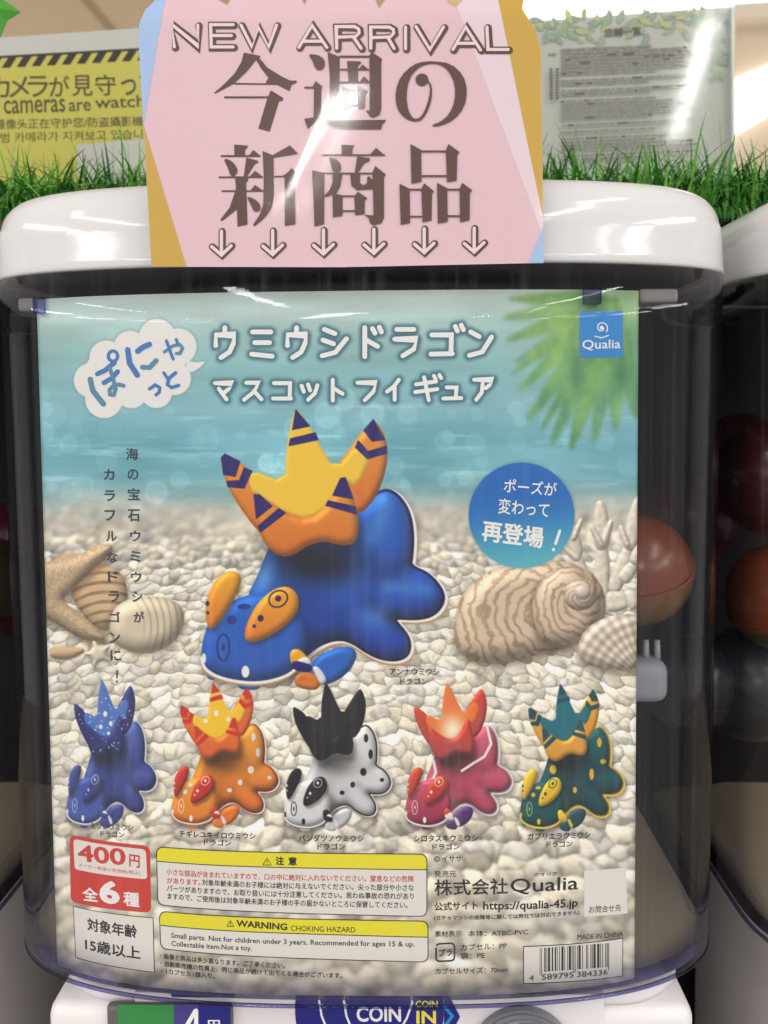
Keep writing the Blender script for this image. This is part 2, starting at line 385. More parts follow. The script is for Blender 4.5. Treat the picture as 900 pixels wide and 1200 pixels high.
blob(cl2, C3(226, 212, 184), 20, 1.4, .6, .12, tex=lambda X, Y, c, d: c*(1-.16*sm(0, 1, np.sin(np.hypot(X-120, Y-735)*.8))*sm(160, 185, X+.3*(740-Y)))[..., None])
st = T5([(120, 300), (240, 290), (370, 222), (408, 250), (320, 330), (250, 400), (215, 430), (280, 475), (372, 556), (362, 578), (290, 572), (210, 520), (120, 470)])
shadow(st, 5, .5, 3, 6, C3(80, 55, 35)); blob(st, C3(208, 182, 146), 15, 1.6, .58, .04, tex=lambda X, Y, c, d: c*(.86+.3*fbm(X/2.2, Y/2.2, 8))[..., None])
star = [(115+(20 if i % 2 == 0 else 8.5)*math.cos(-1.9+i*math.pi/5), 766+(19 if i % 2 == 0 else 8)*math.sin(-1.9+i*math.pi/5)) for i in range(10)]
shadow(star, 3, .4, 1, 3, C3(80, 60, 40)); blob(star, C3(232, 220, 196), 7, 1.2, .62, .05, k=1)
blob(T5([(170, 600), (240, 590), (310, 600), (260, 640), (180, 640)]), C3(214, 182, 140), 8, 3, .6, .0)

# printed toy pictures
def toy(ox, oy, sx, sy, pal, small=False):
    q = lambda P: [(ox+x*sx, oy+y*sy) for x, y in P]; k = math.sqrt(sx*sy)
    B = [(262, 520), (300, 440), (420, 400), (560, 380), (620, 325), (665, 313), (708, 345), (738, 400), (748, 470), (744, 545), (738, 568), (800, 594), (846, 650), (850, 695), (815, 738), (760, 752), (690, 748), (690, 752), (728, 795), (740, 835), (728, 872), (690, 888), (640, 884), (590, 862), (545, 830), (500, 815), (440, 832), (390, 872), (330, 930), (180, 900), (190, 680), (232, 600)]
    Hd = [(185, 680), (115, 708), (68, 762), (46, 840), (45, 905), (85, 938), (150, 957), (230, 964), (300, 950), (352, 925), (385, 870), (395, 800), (365, 720), (300, 672), (230, 668)]
    shadow(q(B), 9*k*2.8, .5, 4, 5, C3(60, 50, 40)); shadow(q(Hd), 7*k*2.8, .5, 0, 6, C3(60, 50, 40))
    blob(q([(395, 905), (440, 858), (520, 832), (560, 850), (548, 900), (505, 945), (445, 968), (400, 950)]), pal['leg'], 26*k)
    blob(q([(352, 935), (382, 918), (425, 930), (440, 962), (424, 982), (380, 978), (352, 965)]), pal['paw'], 14*k)
    blob(q([(408, 905), (430, 900), (462, 948), (440, 966), (425, 940)]), pal['white'], 8*k)
    blob(q([(60, 925), (90, 930), (92, 948), (65, 945)]), pal['leg'], 8*k); blob(q([(160, 955), (240, 960), (235, 980), (170, 980)]), pal['leg'], 8*k)
    blob([(a+7*k, b+9*k) for a, b in q(B)], pal['edge'], 0, grow=5*k); blob([(a+6*k, b+4*k) for a, b in q(B)], pal['white'], 0, grow=4*k)
    def bt(X, Y, c, d):
        m = sm(11*k, 8*k, d)*sm(600, 640, (X-ox)/sx+0*Y)*pal.get('line', 1); m = np.maximum(m, sm(11*k, 8*k, d)*sm(420, 460, (X-ox)/sx)*sm(760, 790, (Y-oy)/sy)*pal.get('line', 1))
        sh = np.exp(-(((X-ox)/sx-430)**2/150**2+((Y-oy)/sy-560)**2/75**2))*(.8 if k > .3 else .5)
        hl = np.exp(-(((X-ox)/sx-620)**2/60**2+((Y-oy)/sy-740)**2/45**2))*.35+np.exp(-(((X-ox)/sx-250)**2/50**2+((Y-oy)/sy-610)**2/60**2))*.4
        def seg_(x0, y0, x1, y1, w_):
            xx, yy = (X-ox)/sx, (Y-oy)/sy; ex, ey = x1-x0, y1-y0; tq = np.clip(((xx-x0)*ex+(yy-y0)*ey)/(ex*ex+ey*ey), 0, 1); return np.exp(-((xx-x0-tq*ex)**2+(yy-y0-tq*ey)**2)/w_**2)
        vs = .5 if k > .3 else .3
        sh = np.minimum(.9, sh+vs*(.42*seg_(700, 760, 600, 690, 26)+.34*seg_(745, 560, 640, 600, 30)+.3*seg_(520, 830, 500, 740, 40)+.25*seg_(400, 700, 420, 800, 45)))
        hl = hl+.30*seg_(660, 640, 790, 650, 26)+.26*seg_(650, 360, 610, 480, 30)+.2*seg_(500, 660, 560, 620, 40)*vs
        c = c*(1-sh)[..., None]+(1-c)*hl[..., None]*np.array(pal['glow'])
        c = c*(1-m[..., None])+np.array(pal['dark'])*m[..., None]
        for (x, y, rx, ry) in pal.get('spots', ()):
            e = np.hypot(((X-ox)/sx-x)/rx, ((Y-oy)/sy-y)/ry); s = sm(1.08, .92, e)[..., None]; c = c*(1-s)+np.array(pal['spot'])*s
        return c
    blob(q(B), pal['body'], 62*k, tex=bt, lower=pal['body2'], spec=.10, amb=.55)
    if 'band' in pal:
        for P in ([(660, 330), (690, 440), (640, 520), (560, 560), (470, 610)], [(255, 540), (275, 620), (255, 660), (215, 670)]): pline(q(P), 18*k, pal['band'])
    lowp = chaikin(Hd, 2); lowp = [p for p in lowp]; i0 = min(range(len(lowp)), key=lambda i: math.hypot(lowp[i][0]-46, lowp[i][1]-880)); i1 = min(range(len(lowp)), key=lambda i: math.hypot(lowp[i][0]-352, lowp[i][1]-920)); seg = lowp[i0:i1+1] if i0 < i1 else lowp[i0:]+lowp[:i1+1]
    pline(q([(a, b+1) for a, b in seg]), 11*k, pal['edge']); 
    shadow(q([(180, 700), (300, 690), (400, 780), (405, 880), (350, 930), (200, 900)]), 10*k*2.8, .38, 6, 2, np.array(pal['dark'])*.6)
    hs = [(a, b-9*k) for a, b in q(Hd)]
    blob(hs, pal['body'], 48*k, lower=pal['head2'], spec=.12, amb=.6)
    pline(q([(a, b-5) for a, b in seg]), 10*k, pal['white'])
    if pal.get('fs', 1):
        blob(q(ell((185, 706), 22, 10)), pal['mark'], 0); blob(q(ell((145, 750), 17, 15)), pal['mark'], 0)
    e = q(ell((117, 840), 20, 44)); pline(e+e[:1], 5*k, pal['mark2']); blob(q(ell((117, 840), 5, 12)), pal['mark2'], 0)
    blob(q(ell((190, 920), 13, 20)), pal['eye'], 0); blob(q(ell((53, 876), 7, 17)), pal['eye'], 0)
    # ears
    for P in ([(66, 782), (55, 705), (80, 632), (122, 588), (165, 588), (180, 620), (150, 690), (90, 780)], [(186, 805), (192, 765), (230, 690), (290, 642), (340, 638), (370, 678), (360, 732), (300, 790), (225, 824), (195, 822)]):
        shadow(q(P), 4*k*2.8, .35, 2, 3); blob(q(P), pal['ear'], 26*k, lower=pal['ear2'], spec=.12)
    e = q(ell((298, 680), 32, 26, rot=-.5)); pline(e+e[:1], 5*k, pal['emark']); blob(q(ell((298, 679), 10, 10)), pal['emark'], 0)
    blob(q(ell((240, 744), 10, 11)), pal['emark'], 0); blob(q(ell((219, 770), 6, 6)), pal['emark'], 0); blob(q(ell((65, 695), 6, 9)), pal['emark'], 0); blob(q(ell((66, 726), 5, 6)), pal['emark'], 0)
    # small horn
    blob(q([(335, 852), (362, 842), (385, 860), (412, 892), (400, 920), (352, 915), (338, 890)]), pal['ear'], 14*k)
    blob(q([(358, 882), (392, 868), (412, 895), (372, 905)]), pal['white'], 6*k); blob(q([(340, 880), (405, 895), (412, 912), (398, 924), (345, 915)]), pal['dark'], 8*k)
    # crown
    outer, inn, tip = pal['crown'], pal['inner'], pal['tip']
    cr = pal.get('crl', outer)
    fl = [(110, 212), (122, 202), (205, 250), (330, 400), (260, 490), (185, 400), (130, 310), (112, 250)]
    fr = [(612, 86), (642, 120), (660, 180), (656, 250), (625, 340), (570, 405), (480, 400), (480, 260), (565, 140)]
    ff = [(216, 335), (238, 336), (320, 393), (400, 418), (460, 370), (505, 280), (522, 280), (545, 340), (560, 400), (567, 450), (552, 498), (510, 506), (450, 490), (400, 502), (350, 536), (305, 542), (262, 512), (232, 455)]
    yin = [(200, 250), (322, 298), (324, 180), (350, 60), (362, 55), (402, 108), (430, 165), (486, 256), (562, 168), (606, 205), (560, 310), (520, 290), (470, 370), (400, 420), (320, 398), (240, 345), (205, 320)]
    shadow(q(ff), 9*k*2.8, .4, 3, 8)
    blob(q(fl), outer, 22*k, lower=cr, k=1); blob(q(fr), outer, 26*k, lower=cr, k=1)
    def yt(X, Y, c, d):
        s = np.exp(-(((X-ox)/sx-400)**2+((Y-oy)/sy-350)**2)/90**2)[..., None]; return c*(1-s*pal.get('ig', 0))+np.array(pal.get('igc', (1, 1, 1)))*s*pal.get('ig', 0)
    blob(q(yin), inn, 12*k, amb=.8, spec=.02, k=1, tex=yt); blob(q(ff), outer, 30*k, lower=cr, k=1)
    if pal.get('tips', 1):
        for P in ([(110, 214), (122, 202), (172, 227), (156, 276), (118, 270)], [(186, 248), (212, 258), (186, 315), (132, 310), (128, 292), (170, 290)], [(356, 56), (402, 110), (345, 122)], [(338, 152), (420, 132), (430, 155), (334, 175)], [(612, 88), (650, 155), (608, 160), (580, 124)], [(562, 158), (594, 194), (656, 176), (656, 200), (592, 218), (553, 180)],
                  [(218, 336), (236, 336), (278, 374), (226, 415)], [(300, 382), (322, 397), (240, 460), (232, 440)], [(504, 282), (520, 280), (545, 350), (478, 338)], [(463, 356), (553, 376), (556, 400), (455, 372)]):
            blob(q(P), tip, 0, k=0, grow=.5)
    if 'cdots' in pal:
        g = random.Random(3)
        for _ in range(pal['cdots']):
            x, y = g.uniform(120, 640), g.uniform(90, 520); p = np.array([[x, y]])
            if max(psdf(P, p[:, 0], p[:, 1])[0] for P in (fl, fr, ff, yin)) > 8: blob(q(ell((x, y), g.uniform(3, 8), g.uniform(3, 8), 8)), pal['white'], 0, k=0, opa=.75)
    for (x, y, rx, ry) in pal.get('cspots', ()): blob(q(ell((x, y), rx, ry)), pal['white'], 0)
W_, K_ = C3(238, 236, 232), C3(22, 18, 24)
main = dict(body=C3(34, 110, 205), body2=C3(22, 74, 180), head2=C3(45, 100, 190), glow=(.55, .75, .95), dark=C3(28, 24, 110), edge=C3(196, 150, 96), white=W_, leg=C3(40, 110, 200), paw=C3(228, 130, 40), mark=C3(38, 56, 150), mark2=C3(30, 40, 110), eye=W_, ear=C3(244, 176, 46), ear2=C3(232, 140, 40), emark=C3(30, 30, 90), crown=C3(238, 160, 52), crl=C3(226, 128, 40), inner=C3(246, 205, 66), tip=C3(38, 24, 110))
toy(220, 460, 1/2.8125, 1/2.8125, main)
def P_(**k): d = dict(main); d.update(k); return d
sp = ((660, 400, 16, 26), (695, 500, 16, 30), (640, 610, 24, 24), (560, 690, 18, 18), (780, 660, 16, 12), (480, 740, 18, 14))
toys = [
 (72, 786, .131, .188, P_(body=C3(78, 98, 176), body2=C3(62, 76, 150), head2=C3(80, 104, 180), glow=(.4, .4, .5), dark=C3(62, 72, 150), edge=C3(150, 150, 190), leg=C3(60, 72, 150), paw=C3(64, 78, 156), mark2=C3(200, 205, 230), fs=0, ear=C3(70, 84, 150), ear2=C3(60, 70, 140), emark=C3(190, 200, 230), crown=C3(52, 60, 130), crl=C3(44, 52, 116), inner=C3(88, 128, 200), tips=0, cdots=110, cspots=((390, 270, 18, 18), (440, 330, 16, 16), (350, 350, 16, 14), (420, 390, 14, 12)), line=0)),
 (194, 790, .156, .184, P_(body=C3(246, 168, 50), body2=C3(236, 128, 44), head2=C3(240, 140, 46), glow=(.3, .3, .1), dark=C3(190, 60, 40), edge=C3(170, 90, 60), leg=C3(238, 130, 40), paw=C3(240, 140, 50), mark=W_, mark2=W_, ear=C3(214, 62, 44), ear2=C3(200, 50, 40), emark=W_, crown=C3(238, 130, 48), crl=C3(232, 110, 44), inner=C3(250, 205, 50), tip=C3(205, 58, 44), spots=sp, spot=W_, cspots=((380, 250, 16, 20), (300, 300, 18, 13), (470, 290, 14, 16)))),
 (326, 790, .156, .188, P_(body=W_, body2=C3(222, 220, 222), head2=C3(228, 226, 226), glow=(0, 0, 0), dark=K_, edge=C3(120, 110, 110), leg=C3(215, 212, 214), paw=C3(226, 224, 224), mark=W_, mark2=K_, eye=K_, ear=K_, ear2=K_, emark=W_, crown=C3(28, 22, 28), crl=K_, inner=C3(40, 33, 40), tips=0, spots=sp, spot=K_)),
 (468, 790, .156, .186, P_(body=C3(218, 98, 122), body2=C3(196, 76, 104), head2=C3(170, 50, 84), glow=(.3, .3, .3), dark=C3(236, 226, 232), edge=C3(190, 150, 170), leg=C3(94, 50, 120), paw=C3(90, 50, 116), mark=C3(200, 90, 120), mark2=W_, ear=C3(222, 80, 50), ear2=C3(200, 60, 50), emark=W_, crown=C3(222, 78, 50), crl=C3(190, 84, 84), inner=C3(240, 130, 60), tips=0, ig=1.0, igc=(1, .96, .84), band=W_)),
 (603, 792, .151, .186, P_(body=C3(24, 98, 104), body2=C3(18, 76, 86), head2=C3(20, 84, 90), glow=(.1, .2, .2), dark=C3(226, 180, 60), edge=C3(226, 190, 70), white=C3(226, 200, 90), leg=C3(20, 78, 86), paw=C3(20, 84, 92), mark=C3(236, 200, 60), mark2=C3(210, 220, 110), eye=C3(236, 200, 60), ear=C3(244, 210, 50), ear2=C3(236, 190, 40), emark=C3(20, 60, 66), crown=C3(240, 180, 66), crl=C3(232, 165, 60), inner=C3(30, 120, 132), tip=C3(20, 84, 96), spots=((660, 420, 18, 30), (690, 540, 24, 16), (600, 620, 18, 36), (470, 720, 16, 20), (300, 590, 26, 30)), spot=C3(240, 186, 60))),
]
for t in toys: toy(*t)

# lettering strokes of the two title lines, the blurred halo is printed in the picture
TA = lambda P: tr(0, 300, 2., P); TB = lambda P: tr(450, 300, 2., P)
row1 = [TA(P) for P in ([(527, 168), (527, 182)], [(506, 210), (506, 185), (549, 185), (547, 205), (538, 225), (518, 238)], [(592, 178), (635, 178)], [(597, 203), (632, 203)], [(590, 230), (638, 235)],
    [(695, 168), (695, 182)], [(674, 210), (674, 185), (717, 185), (715, 205), (706, 225), (686, 238)], [(760, 172), (785, 182)], [(757, 197), (782, 206)], [(755, 234), (786, 226), (812, 194)], [(855, 168), (855, 236)], [(855, 195), (885, 212)], [(873, 170), (879, 181)], [(889, 167), (894, 178)])] + \
    [TB(P) for P in ([(30, 172), (70, 172)], [(25, 195), (76, 195), (70, 218), (44, 234)], [(112, 185), (158, 185), (157, 228)], [(110, 230), (160, 229)], [(167, 165), (172, 176)], [(181, 162), (186, 173)], [(203, 178), (223, 189)], [(200, 233), (230, 225), (252, 190)])]
row2 = [TA(P) for P in ([(504, 298), (546, 298), (536, 312), (523, 322)], [(513, 311), (531, 336)], [(577, 297), (606, 297), (596, 318), (572, 337)], [(595, 316), (613, 336)], [(642, 298), (680, 298), (679, 334)], [(640, 334), (682, 334)], [(707, 304), (712, 318)], [(722, 301), (727, 315)], [(744, 303), (738, 322), (722, 337)], [(780, 290), (780, 339)], [(780, 309), (803, 323)], [(838, 297), (881, 297), (875, 318), (855, 338)])] + \
    [TB(P) for P in ([(35, 290), (24, 305), (7, 318)], [(25, 305), (25, 337)], [(75, 301), (122, 294)], [(73, 319), (125, 312)], [(94, 284), (105, 338)], [(117, 281), (121, 288)], [(130, 279), (134, 286)], [(147, 308), (170, 308), (168, 332)], [(139, 334), (181, 333)], [(211, 290), (256, 290), (248, 302), (238, 310)], [(231, 300), (229, 320), (216, 337)])]
halo = np.zeros((TH, TW))
for rows, wd in ((row1, 12.5), (row2, 11.5)):
    for P in rows:
        A = np.array(P); rg = region(A[:, 0].min(), A[:, 0].max(), A[:, 1].min(), A[:, 1].max(), 16); X, Y = GX[rg], GY[rg]; d = np.full(X.shape, 1e9)
        for a, b in zip(A[:-1], A[1:]):
            ex, ey = b-a; wx = X-a[0]; wy = Y-a[1]; t_ = np.clip((wx*ex+wy*ey)/(ex*ex+ey*ey+1e-9), 0, 1); d = np.minimum(d, np.hypot(wx-t_*ex, wy-t_*ey))
        halo[rg] = np.maximum(halo[rg], np.clip(wd/2-d+.5, 0, 1))
halo = gblur(halo, 2.6)[..., None]*.88
IMG = IMG*(1-halo)+C3(62, 112, 128)*halo
# speech cloud
TCl = lambda P: tr(80, 360, 5.625, P)
cm = np.full((TH, TW), -1e9)
for (x, y, r) in ((250, 330, 112), (405, 262, 108), (585, 195, 120), (725, 258, 120), (700, 470, 108), (580, 560, 104), (415, 560, 105), (235, 605, 125), (150, 480, 115), (430, 400, 190), (620, 380, 150), (280, 450, 180)):
    cm = np.maximum(cm, r/5.625-np.hypot(GX-(80+x/5.625), GY-(360+y/5.625)))
tail = psdf(TCl([(780, 350), (840, 362), (905, 354), (870, 395), (820, 425), (770, 430)]), GX[region(200, 250, 400, 450)], GY[region(200, 250, 400, 450)])
cm[region(200, 250, 400, 450)] = np.maximum(cm[region(200, 250, 400, 450)], tail)
sh = gblur(np.clip(cm+2, 0, 1), 2.5)[..., None]*.35; IMG = IMG*(1-sh)+C3(90, 130, 140)*sh
a = np.clip(cm/.8+.5, 0, 1)[..., None]; IMG = IMG*(1-a)+C3(232, 230, 224)*a
# round blue badge
d = 62-np.hypot(GX-611.5, GY-604); sh = gblur(np.clip(d+1, 0, 1), 3)[..., None]*.4; IMG = IMG*(1-sh)+C3(60, 90, 110)*sh
t = sm(575, 668, GY+(GX-611)*.12)[..., None]; bc = C3(22, 112, 188)*(1-t)+C3(96, 182, 196)*t; a = np.clip(d/.8+.5, 0, 1)[..., None]; IMG = IMG*(1-a)+bc*a
IMG = np.clip(IMG+ng.normal(size=(TH, TW, 1))*.006, 0, 1)
def picture(name, rgb):
    h, w_ = rgb.shape[:2]; im = bpy.data.images.new(name, w_, h); buf = np.ones((h, w_, 4), np.float32); buf[..., :3] = rgb
    im.pixels.foreach_set(buf.ravel()); im.update(); im.pack(); return im
def picture_mat(name, im, rough=.35, spec=.4):
    m = bpy.data.materials.new(name); m.use_nodes = True; nt = m.node_tree; p = nt.nodes['Principled BSDF']
    t = nt.nodes.new('ShaderNodeTexImage'); t.image = im; t.interpolation = 'Cubic'; t.extension = 'EXTEND'; nt.links.new(t.outputs[0], p.inputs['Base Color'])
    p.inputs['Roughness'].default_value = rough; p.inputs['Specular IOR Level'].default_value = spec; return m
POSTER_MAT = picture_mat('poster_picture', picture('poster_picture', np.clip(IMG, 0, 1)**1.10))

# ------------------------------------------------------------------ materials
WHITE = mat('white_plastic', (214, 212, 211), .10, .5, var=(.02, 30), bump=(.12, 16, .0012))
BODYW = mat('white_body_plastic', (226, 221, 220), .34, .5, var=(.02, 40), bump=(.15, 900))
DARK = mat('dark_interior', (26, 20, 20), .7, .3, var=(.25, 14))  # colour darkened to stand in for shade under the lid
BLACK = mat('black_felt', (14, 13, 13), .9, .2)
def ink(n, c, r=.38): return mat('ink_'+n, c, r, .4, var=(.02, 200))
BROWN, PINK, PINK2, OCHRE, SKY_, INKP = ink('brown', (84, 52, 42)), ink('pink', (218, 184, 192)), ink('pale_pink', (222, 202, 208)), ink('ochre', (196, 158, 62)), ink('pale_blue', (160, 186, 224)), ink('light_pink', (228, 204, 208))
IW, IK, IR, IY, IB, IN, IWP = ink('white', (238, 236, 230)), ink('black', (30, 28, 28)), ink('red', (206, 58, 48)), ink('yellow', (232, 220, 36)), ink('blue', (36, 130, 200)), ink('navy', (40, 50, 66)), ink('paper', (228, 222, 212))
IRT = ink('red_text', (196, 60, 56))
def plastic(name, tint, edge, flute=0., bmp=.25, f0=.024, streak_sheen=0., rgh=.03):
    """clear wall: fresnel gloss over a see-through body whose tint deepens where the wall is seen edge-on"""
    m = bpy.data.materials.new(name); m.use_nodes = True; nt = m.node_tree; nt.nodes.clear(); N = nt.nodes.new; Lk = nt.links.new
    out = N('ShaderNodeOutputMaterial'); mx = N('ShaderNodeMixShader'); t = N('ShaderNodeBsdfTransparent'); g = N('ShaderNodeBsdfGlossy'); g.inputs['Roughness'].default_value = rgh
    lw = N('ShaderNodeLayerWeight'); lw.inputs[0].default_value = .5; f5 = N('ShaderNodeMath'); f5.operation = 'POWER'; f5.inputs[1].default_value = 5; fr = N('ShaderNodeMath'); fr.operation = 'MULTIPLY_ADD'; fr.inputs[1].default_value = .9; fr.inputs[2].default_value = f0; Lk(lw.outputs['Facing'], f5.inputs[0]); Lk(f5.outputs[0], fr.inputs[0])
    mc = N('ShaderNodeMix'); mc.data_type = 'RGBA'; mc.inputs[6].default_value = lin(tint); mc.inputs[7].default_value = lin(edge)
    pw = N('ShaderNodeMath'); pw.operation = 'POWER'; pw.inputs[1].default_value = 3.3
    tc = N('ShaderNodeTexCoord'); mp = N('ShaderNodeMapping'); mp.inputs['Scale'].default_value = (90, 90, 3); n = N('ShaderNodeTexNoise'); n.inputs['Scale'].default_value = 1; n.inputs['Detail'].default_value = 3
    b = N('ShaderNodeBump'); b.inputs['Strength'].default_value = bmp+flute; b.inputs['Distance'].default_value = .0006
    Lk(tc.outputs['Object'], mp.inputs[0]); Lk(mp.outputs[0], n.inputs['Vector']); Lk(n.outputs[0], b.inputs['Height'])
    Lk(b.outputs[0], g.inputs['Normal'])
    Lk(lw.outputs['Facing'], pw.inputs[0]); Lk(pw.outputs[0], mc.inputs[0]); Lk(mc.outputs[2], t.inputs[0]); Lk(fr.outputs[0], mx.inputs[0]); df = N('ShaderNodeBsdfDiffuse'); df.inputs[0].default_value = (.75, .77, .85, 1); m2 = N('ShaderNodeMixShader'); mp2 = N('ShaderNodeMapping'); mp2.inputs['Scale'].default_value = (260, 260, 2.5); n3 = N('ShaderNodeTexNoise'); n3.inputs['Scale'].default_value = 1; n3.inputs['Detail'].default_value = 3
    mr = N('ShaderNodeMapRange'); mr.inputs[1].default_value = .50; mr.inputs[2].default_value = .78; mr.inputs[3].default_value = streak_sheen*.35; mr.inputs[4].default_value = streak_sheen*3.2  # pale diffuse streaks mixed in, imitating vertical reflections on the clear case
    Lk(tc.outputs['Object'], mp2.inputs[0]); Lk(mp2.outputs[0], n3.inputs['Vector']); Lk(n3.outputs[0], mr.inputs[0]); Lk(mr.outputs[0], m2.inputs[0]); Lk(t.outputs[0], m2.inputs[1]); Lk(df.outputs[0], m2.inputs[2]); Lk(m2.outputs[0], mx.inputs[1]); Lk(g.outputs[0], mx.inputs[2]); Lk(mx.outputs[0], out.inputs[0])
    return m
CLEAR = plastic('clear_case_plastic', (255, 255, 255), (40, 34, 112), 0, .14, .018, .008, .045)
FILM = plastic('clear_film', (255, 255, 255), (250, 250, 250), 0, .004, .042, 0, .07)
RIMP = plastic('tinted_rim_plastic', (190, 188, 222), (90, 84, 160))

# ------------------------------------------------------------------ the setting behind the machines
YW = 1.5
wallm = mat('beige_wall', (206, 180, 146), .6, .3, var=(.05, 6), bump=(.3, 120))
jm = mat('wall_joint', (170, 142, 108), .8)
rb = box('wall', (-2.6, YW, -1.2), (2.6, YW+.1, 2.2), wallm); rb['kind'] = 'structure'
def wallp(px, py, y=YW): return onplane(px, py, y)
a, b = wallp(98, -4, YW-.004), wallp(132, 36, YW-.004)
bm = bmesh.new(); d = (Vector(b)-Vector(a)).normalized(); nrm = Vector((d.z, 0, -d.x))*.006
e0, e1 = Vector(a)-d*.9, Vector(b)+d*.7
q = [e0+nrm, e1+nrm, e1-nrm, e0-nrm]
mesh_ob('wall_joint', [tuple(v) for v in q]+[tuple(v+Vector((0, .01, 0))) for v in q], [(0, 1, 2, 3), (4, 7, 6, 5), (0, 4, 5, 1), (1, 5, 6, 2), (2, 6, 7, 3), (3, 7, 4, 0)], jm, rb)
# lit white ceiling band over the notice
lamp = mat('lamp_diffuser', (255, 252, 246), .5, emit=1.25)
def slab(name, pts, y, th, m, parent=None):
    P = [onplane(px, py, y) for px, py in pts]; n = len(P)
    V = [tuple(p) for p in P]+[(p[0], p[1]+th, p[2]) for p in P]
    F = [tuple(range(n)), tuple(range(2*n-1, n-1, -1))]+[(i, i+n, (i+1) % n+n, (i+1) % n) for i in range(n)]
    return mesh_ob(name, V, F, m, parent)
o = slab('ceiling_lamp', [(560, -150), (1000, -190), (1000, -2), (760, 12), (560, 26)], 1.40, .05, lamp); tag(o, 'overexposed white ceiling lamp above the printed notice', 'lamp')
o = slab('glow_panel', [(762, 160), (800, 118), (905, 74), (960, 60), (960, 120), (905, 132), (838, 172), (800, 190)], 1.36, .04, lamp); tag(o, 'added glowing white panel beside the notice stand, at right', 'lamp')  # glowing panel made up for a bright diagonal patch on the wall
slab('wall_trim', [(861, 4), (1000, -4), (1000, 2), (861, 12)], 1.30, .04, mat('cream_trim', (238, 226, 210), .5), None)['kind'] = 'structure'

slab('cream_panel', [(862, 13), (1000, 5), (1000, 260), (862, 260)], 1.38, .04, mat('cream_panel', (226, 206, 180), .6))['kind'] = 'structure'
# shelf that carries the turf, and a black board added behind the machines
sh = box('shelf', (-.75, .165, .0985), (.75, .52, .1035), BLACK, None, .001); sh['kind'] = 'structure'
bk = box('light_blocker', (-.75, .262, -.62), (.75, .29, .0983), mat('light_blocker_black', (12, 10, 11), .8, .2)); bk['kind'] = 'structure'  # added board blocks light, its black standing in for the dark gap

# ------------------------------------------------------------------ artificial turf
def turf():
    rg = random.Random(11); V = []; F = []; M = []; g = [mat('turf_dark', (38, 96, 34), .35, .5, var=(.3, 50)), mat('turf_mid', (62, 138, 46), .32, .5, var=(.3, 50)), mat('turf_bright', (122, 186, 78), .32, .5, var=(.25, 50)), mat('turf_straw', (158, 140, 84), .5, .3, var=(.3, 50))]
    def blade(x, y, z, h, lean, az, wd, m, curl):
        n = len(V); k = 4; dx, dy = math.cos(az), math.sin(az); px, py = -dy*wd/2, dx*wd/2
        tx, ty, tz = x, y, z; ang = lean*.35
        for i in range(k+1):
            s = 1-(i/k)**2*.92
            V.extend([(tx-px*s, ty-py*s, tz), (tx+dx*wd*.14*s, ty+dy*wd*.14*s, tz+wd*.1), (tx+px*s, ty+py*s, tz)])
            st = h/k; tx += dx*math.sin(ang)*st; ty += dy*math.sin(ang)*st; tz += math.cos(ang)*st; ang += lean*.35+curl/k
        for i in range(k):
            a = n+i*3; F.extend([(a, a+1, a+4, a+3), (a+1, a+2, a+5, a+4)]); M.extend([m, m])
    for _ in range(14500):
        x = rg.uniform(-.40, .47); y = .166+abs(rg.gauss(0, .045)) if rg.random() < .75 else rg.uniform(.166, .34)
        t = rg.random(); m = 0 if t < .26 else 1 if t < .62 else 2
        blade(x, y, .1035, rg.uniform(.026, .060)*(1.15 if rg.random() < .12 else .9), abs(rg.gauss(.95, .36)), rg.uniform(0, 6.283) if rg.random() < .6 else rg.gauss(-.9 if x < 0 else -2.3, .8), rg.uniform(.0012, .0027), m, rg.gauss(.2, .5))
    for _ in range(160):
        blade(rg.uniform(-.38, .44), .170+rg.random()*.07, .1035, rg.uniform(.045, .066), rg.uniform(.05, .7), rg.uniform(0, 6.283), .0017, rg.choice((1, 2)), rg.gauss(0, .3))
    for _ in range(4200):
        blade(rg.uniform(-.40, .46), .163+rg.random()*.06, .1035, rg.uniform(.012, .024), rg.uniform(.8, 1.8), rg.uniform(0, 6.283), .0011, 3, rg.uniform(1.5, 4.5))
    for _ in range(1500):                      # blades spilling over the shelf's front edge
        blade(rg.uniform(-.40, .46), .165, .1035, rg.uniform(.012, .024), rg.uniform(1.3, 2.0), rg.gauss(-1.57, .9), .0013, rg.choice((0, 0, 1)), rg.uniform(.3, 1.2))
    p = onplane(876, 226, .160)
    for i in range(3): blade(p[0]-i*.004, .162, .100, .03, 1.8, -1.57, .0012, 1, 1.2)
    o = mesh_ob('artificial_turf', V, F, None)
    for m in g: o.data.materials.append(m)
    o.data.polygons.foreach_set('material_index', M)
    tag(o, 'green plastic turf strip with straw coloured curls along the shelf behind the machines', 'turf', kind='stuff')
turf()

# ------------------------------------------------------------------ machines
TH_ = np.linspace(0, 2*np.pi, 192, endpoint=False)
BACK = .236
def outline(a, off=0., n=N0, b=B0):
    """closed plan of the case, off outward"""
    pts = []
    for t in np.linspace(-np.pi/2, np.pi/2, 121):
        pts.append((np.sign(np.sin(t))*a*abs(np.sin(t))**(2/n), b-b*abs(np.cos(t))**(2/n)))
    for t in np.linspace(np.pi/2, -np.pi/2, 61):
        pts.append((np.sign(np.sin(t))*a*abs(np.sin(t))**(2/n), BACK-.06+.06*abs(np.cos(t))**(2/n)))
    P = np.array(pts); d = np.diff(np.vstack([P, P[:1]]), axis=0); keep = np.hypot(d[:, 0], d[:, 1]) > 1e-6; P = P[keep]
    if off:
        t = np.roll(P, -1, 0)-np.roll(P, 1, 0); t /= np.hypot(t[:, 0], t[:, 1])[:, None]; nn = np.stack([t[:, 1], -t[:, 0]], 1); P = P+nn*off
    return P
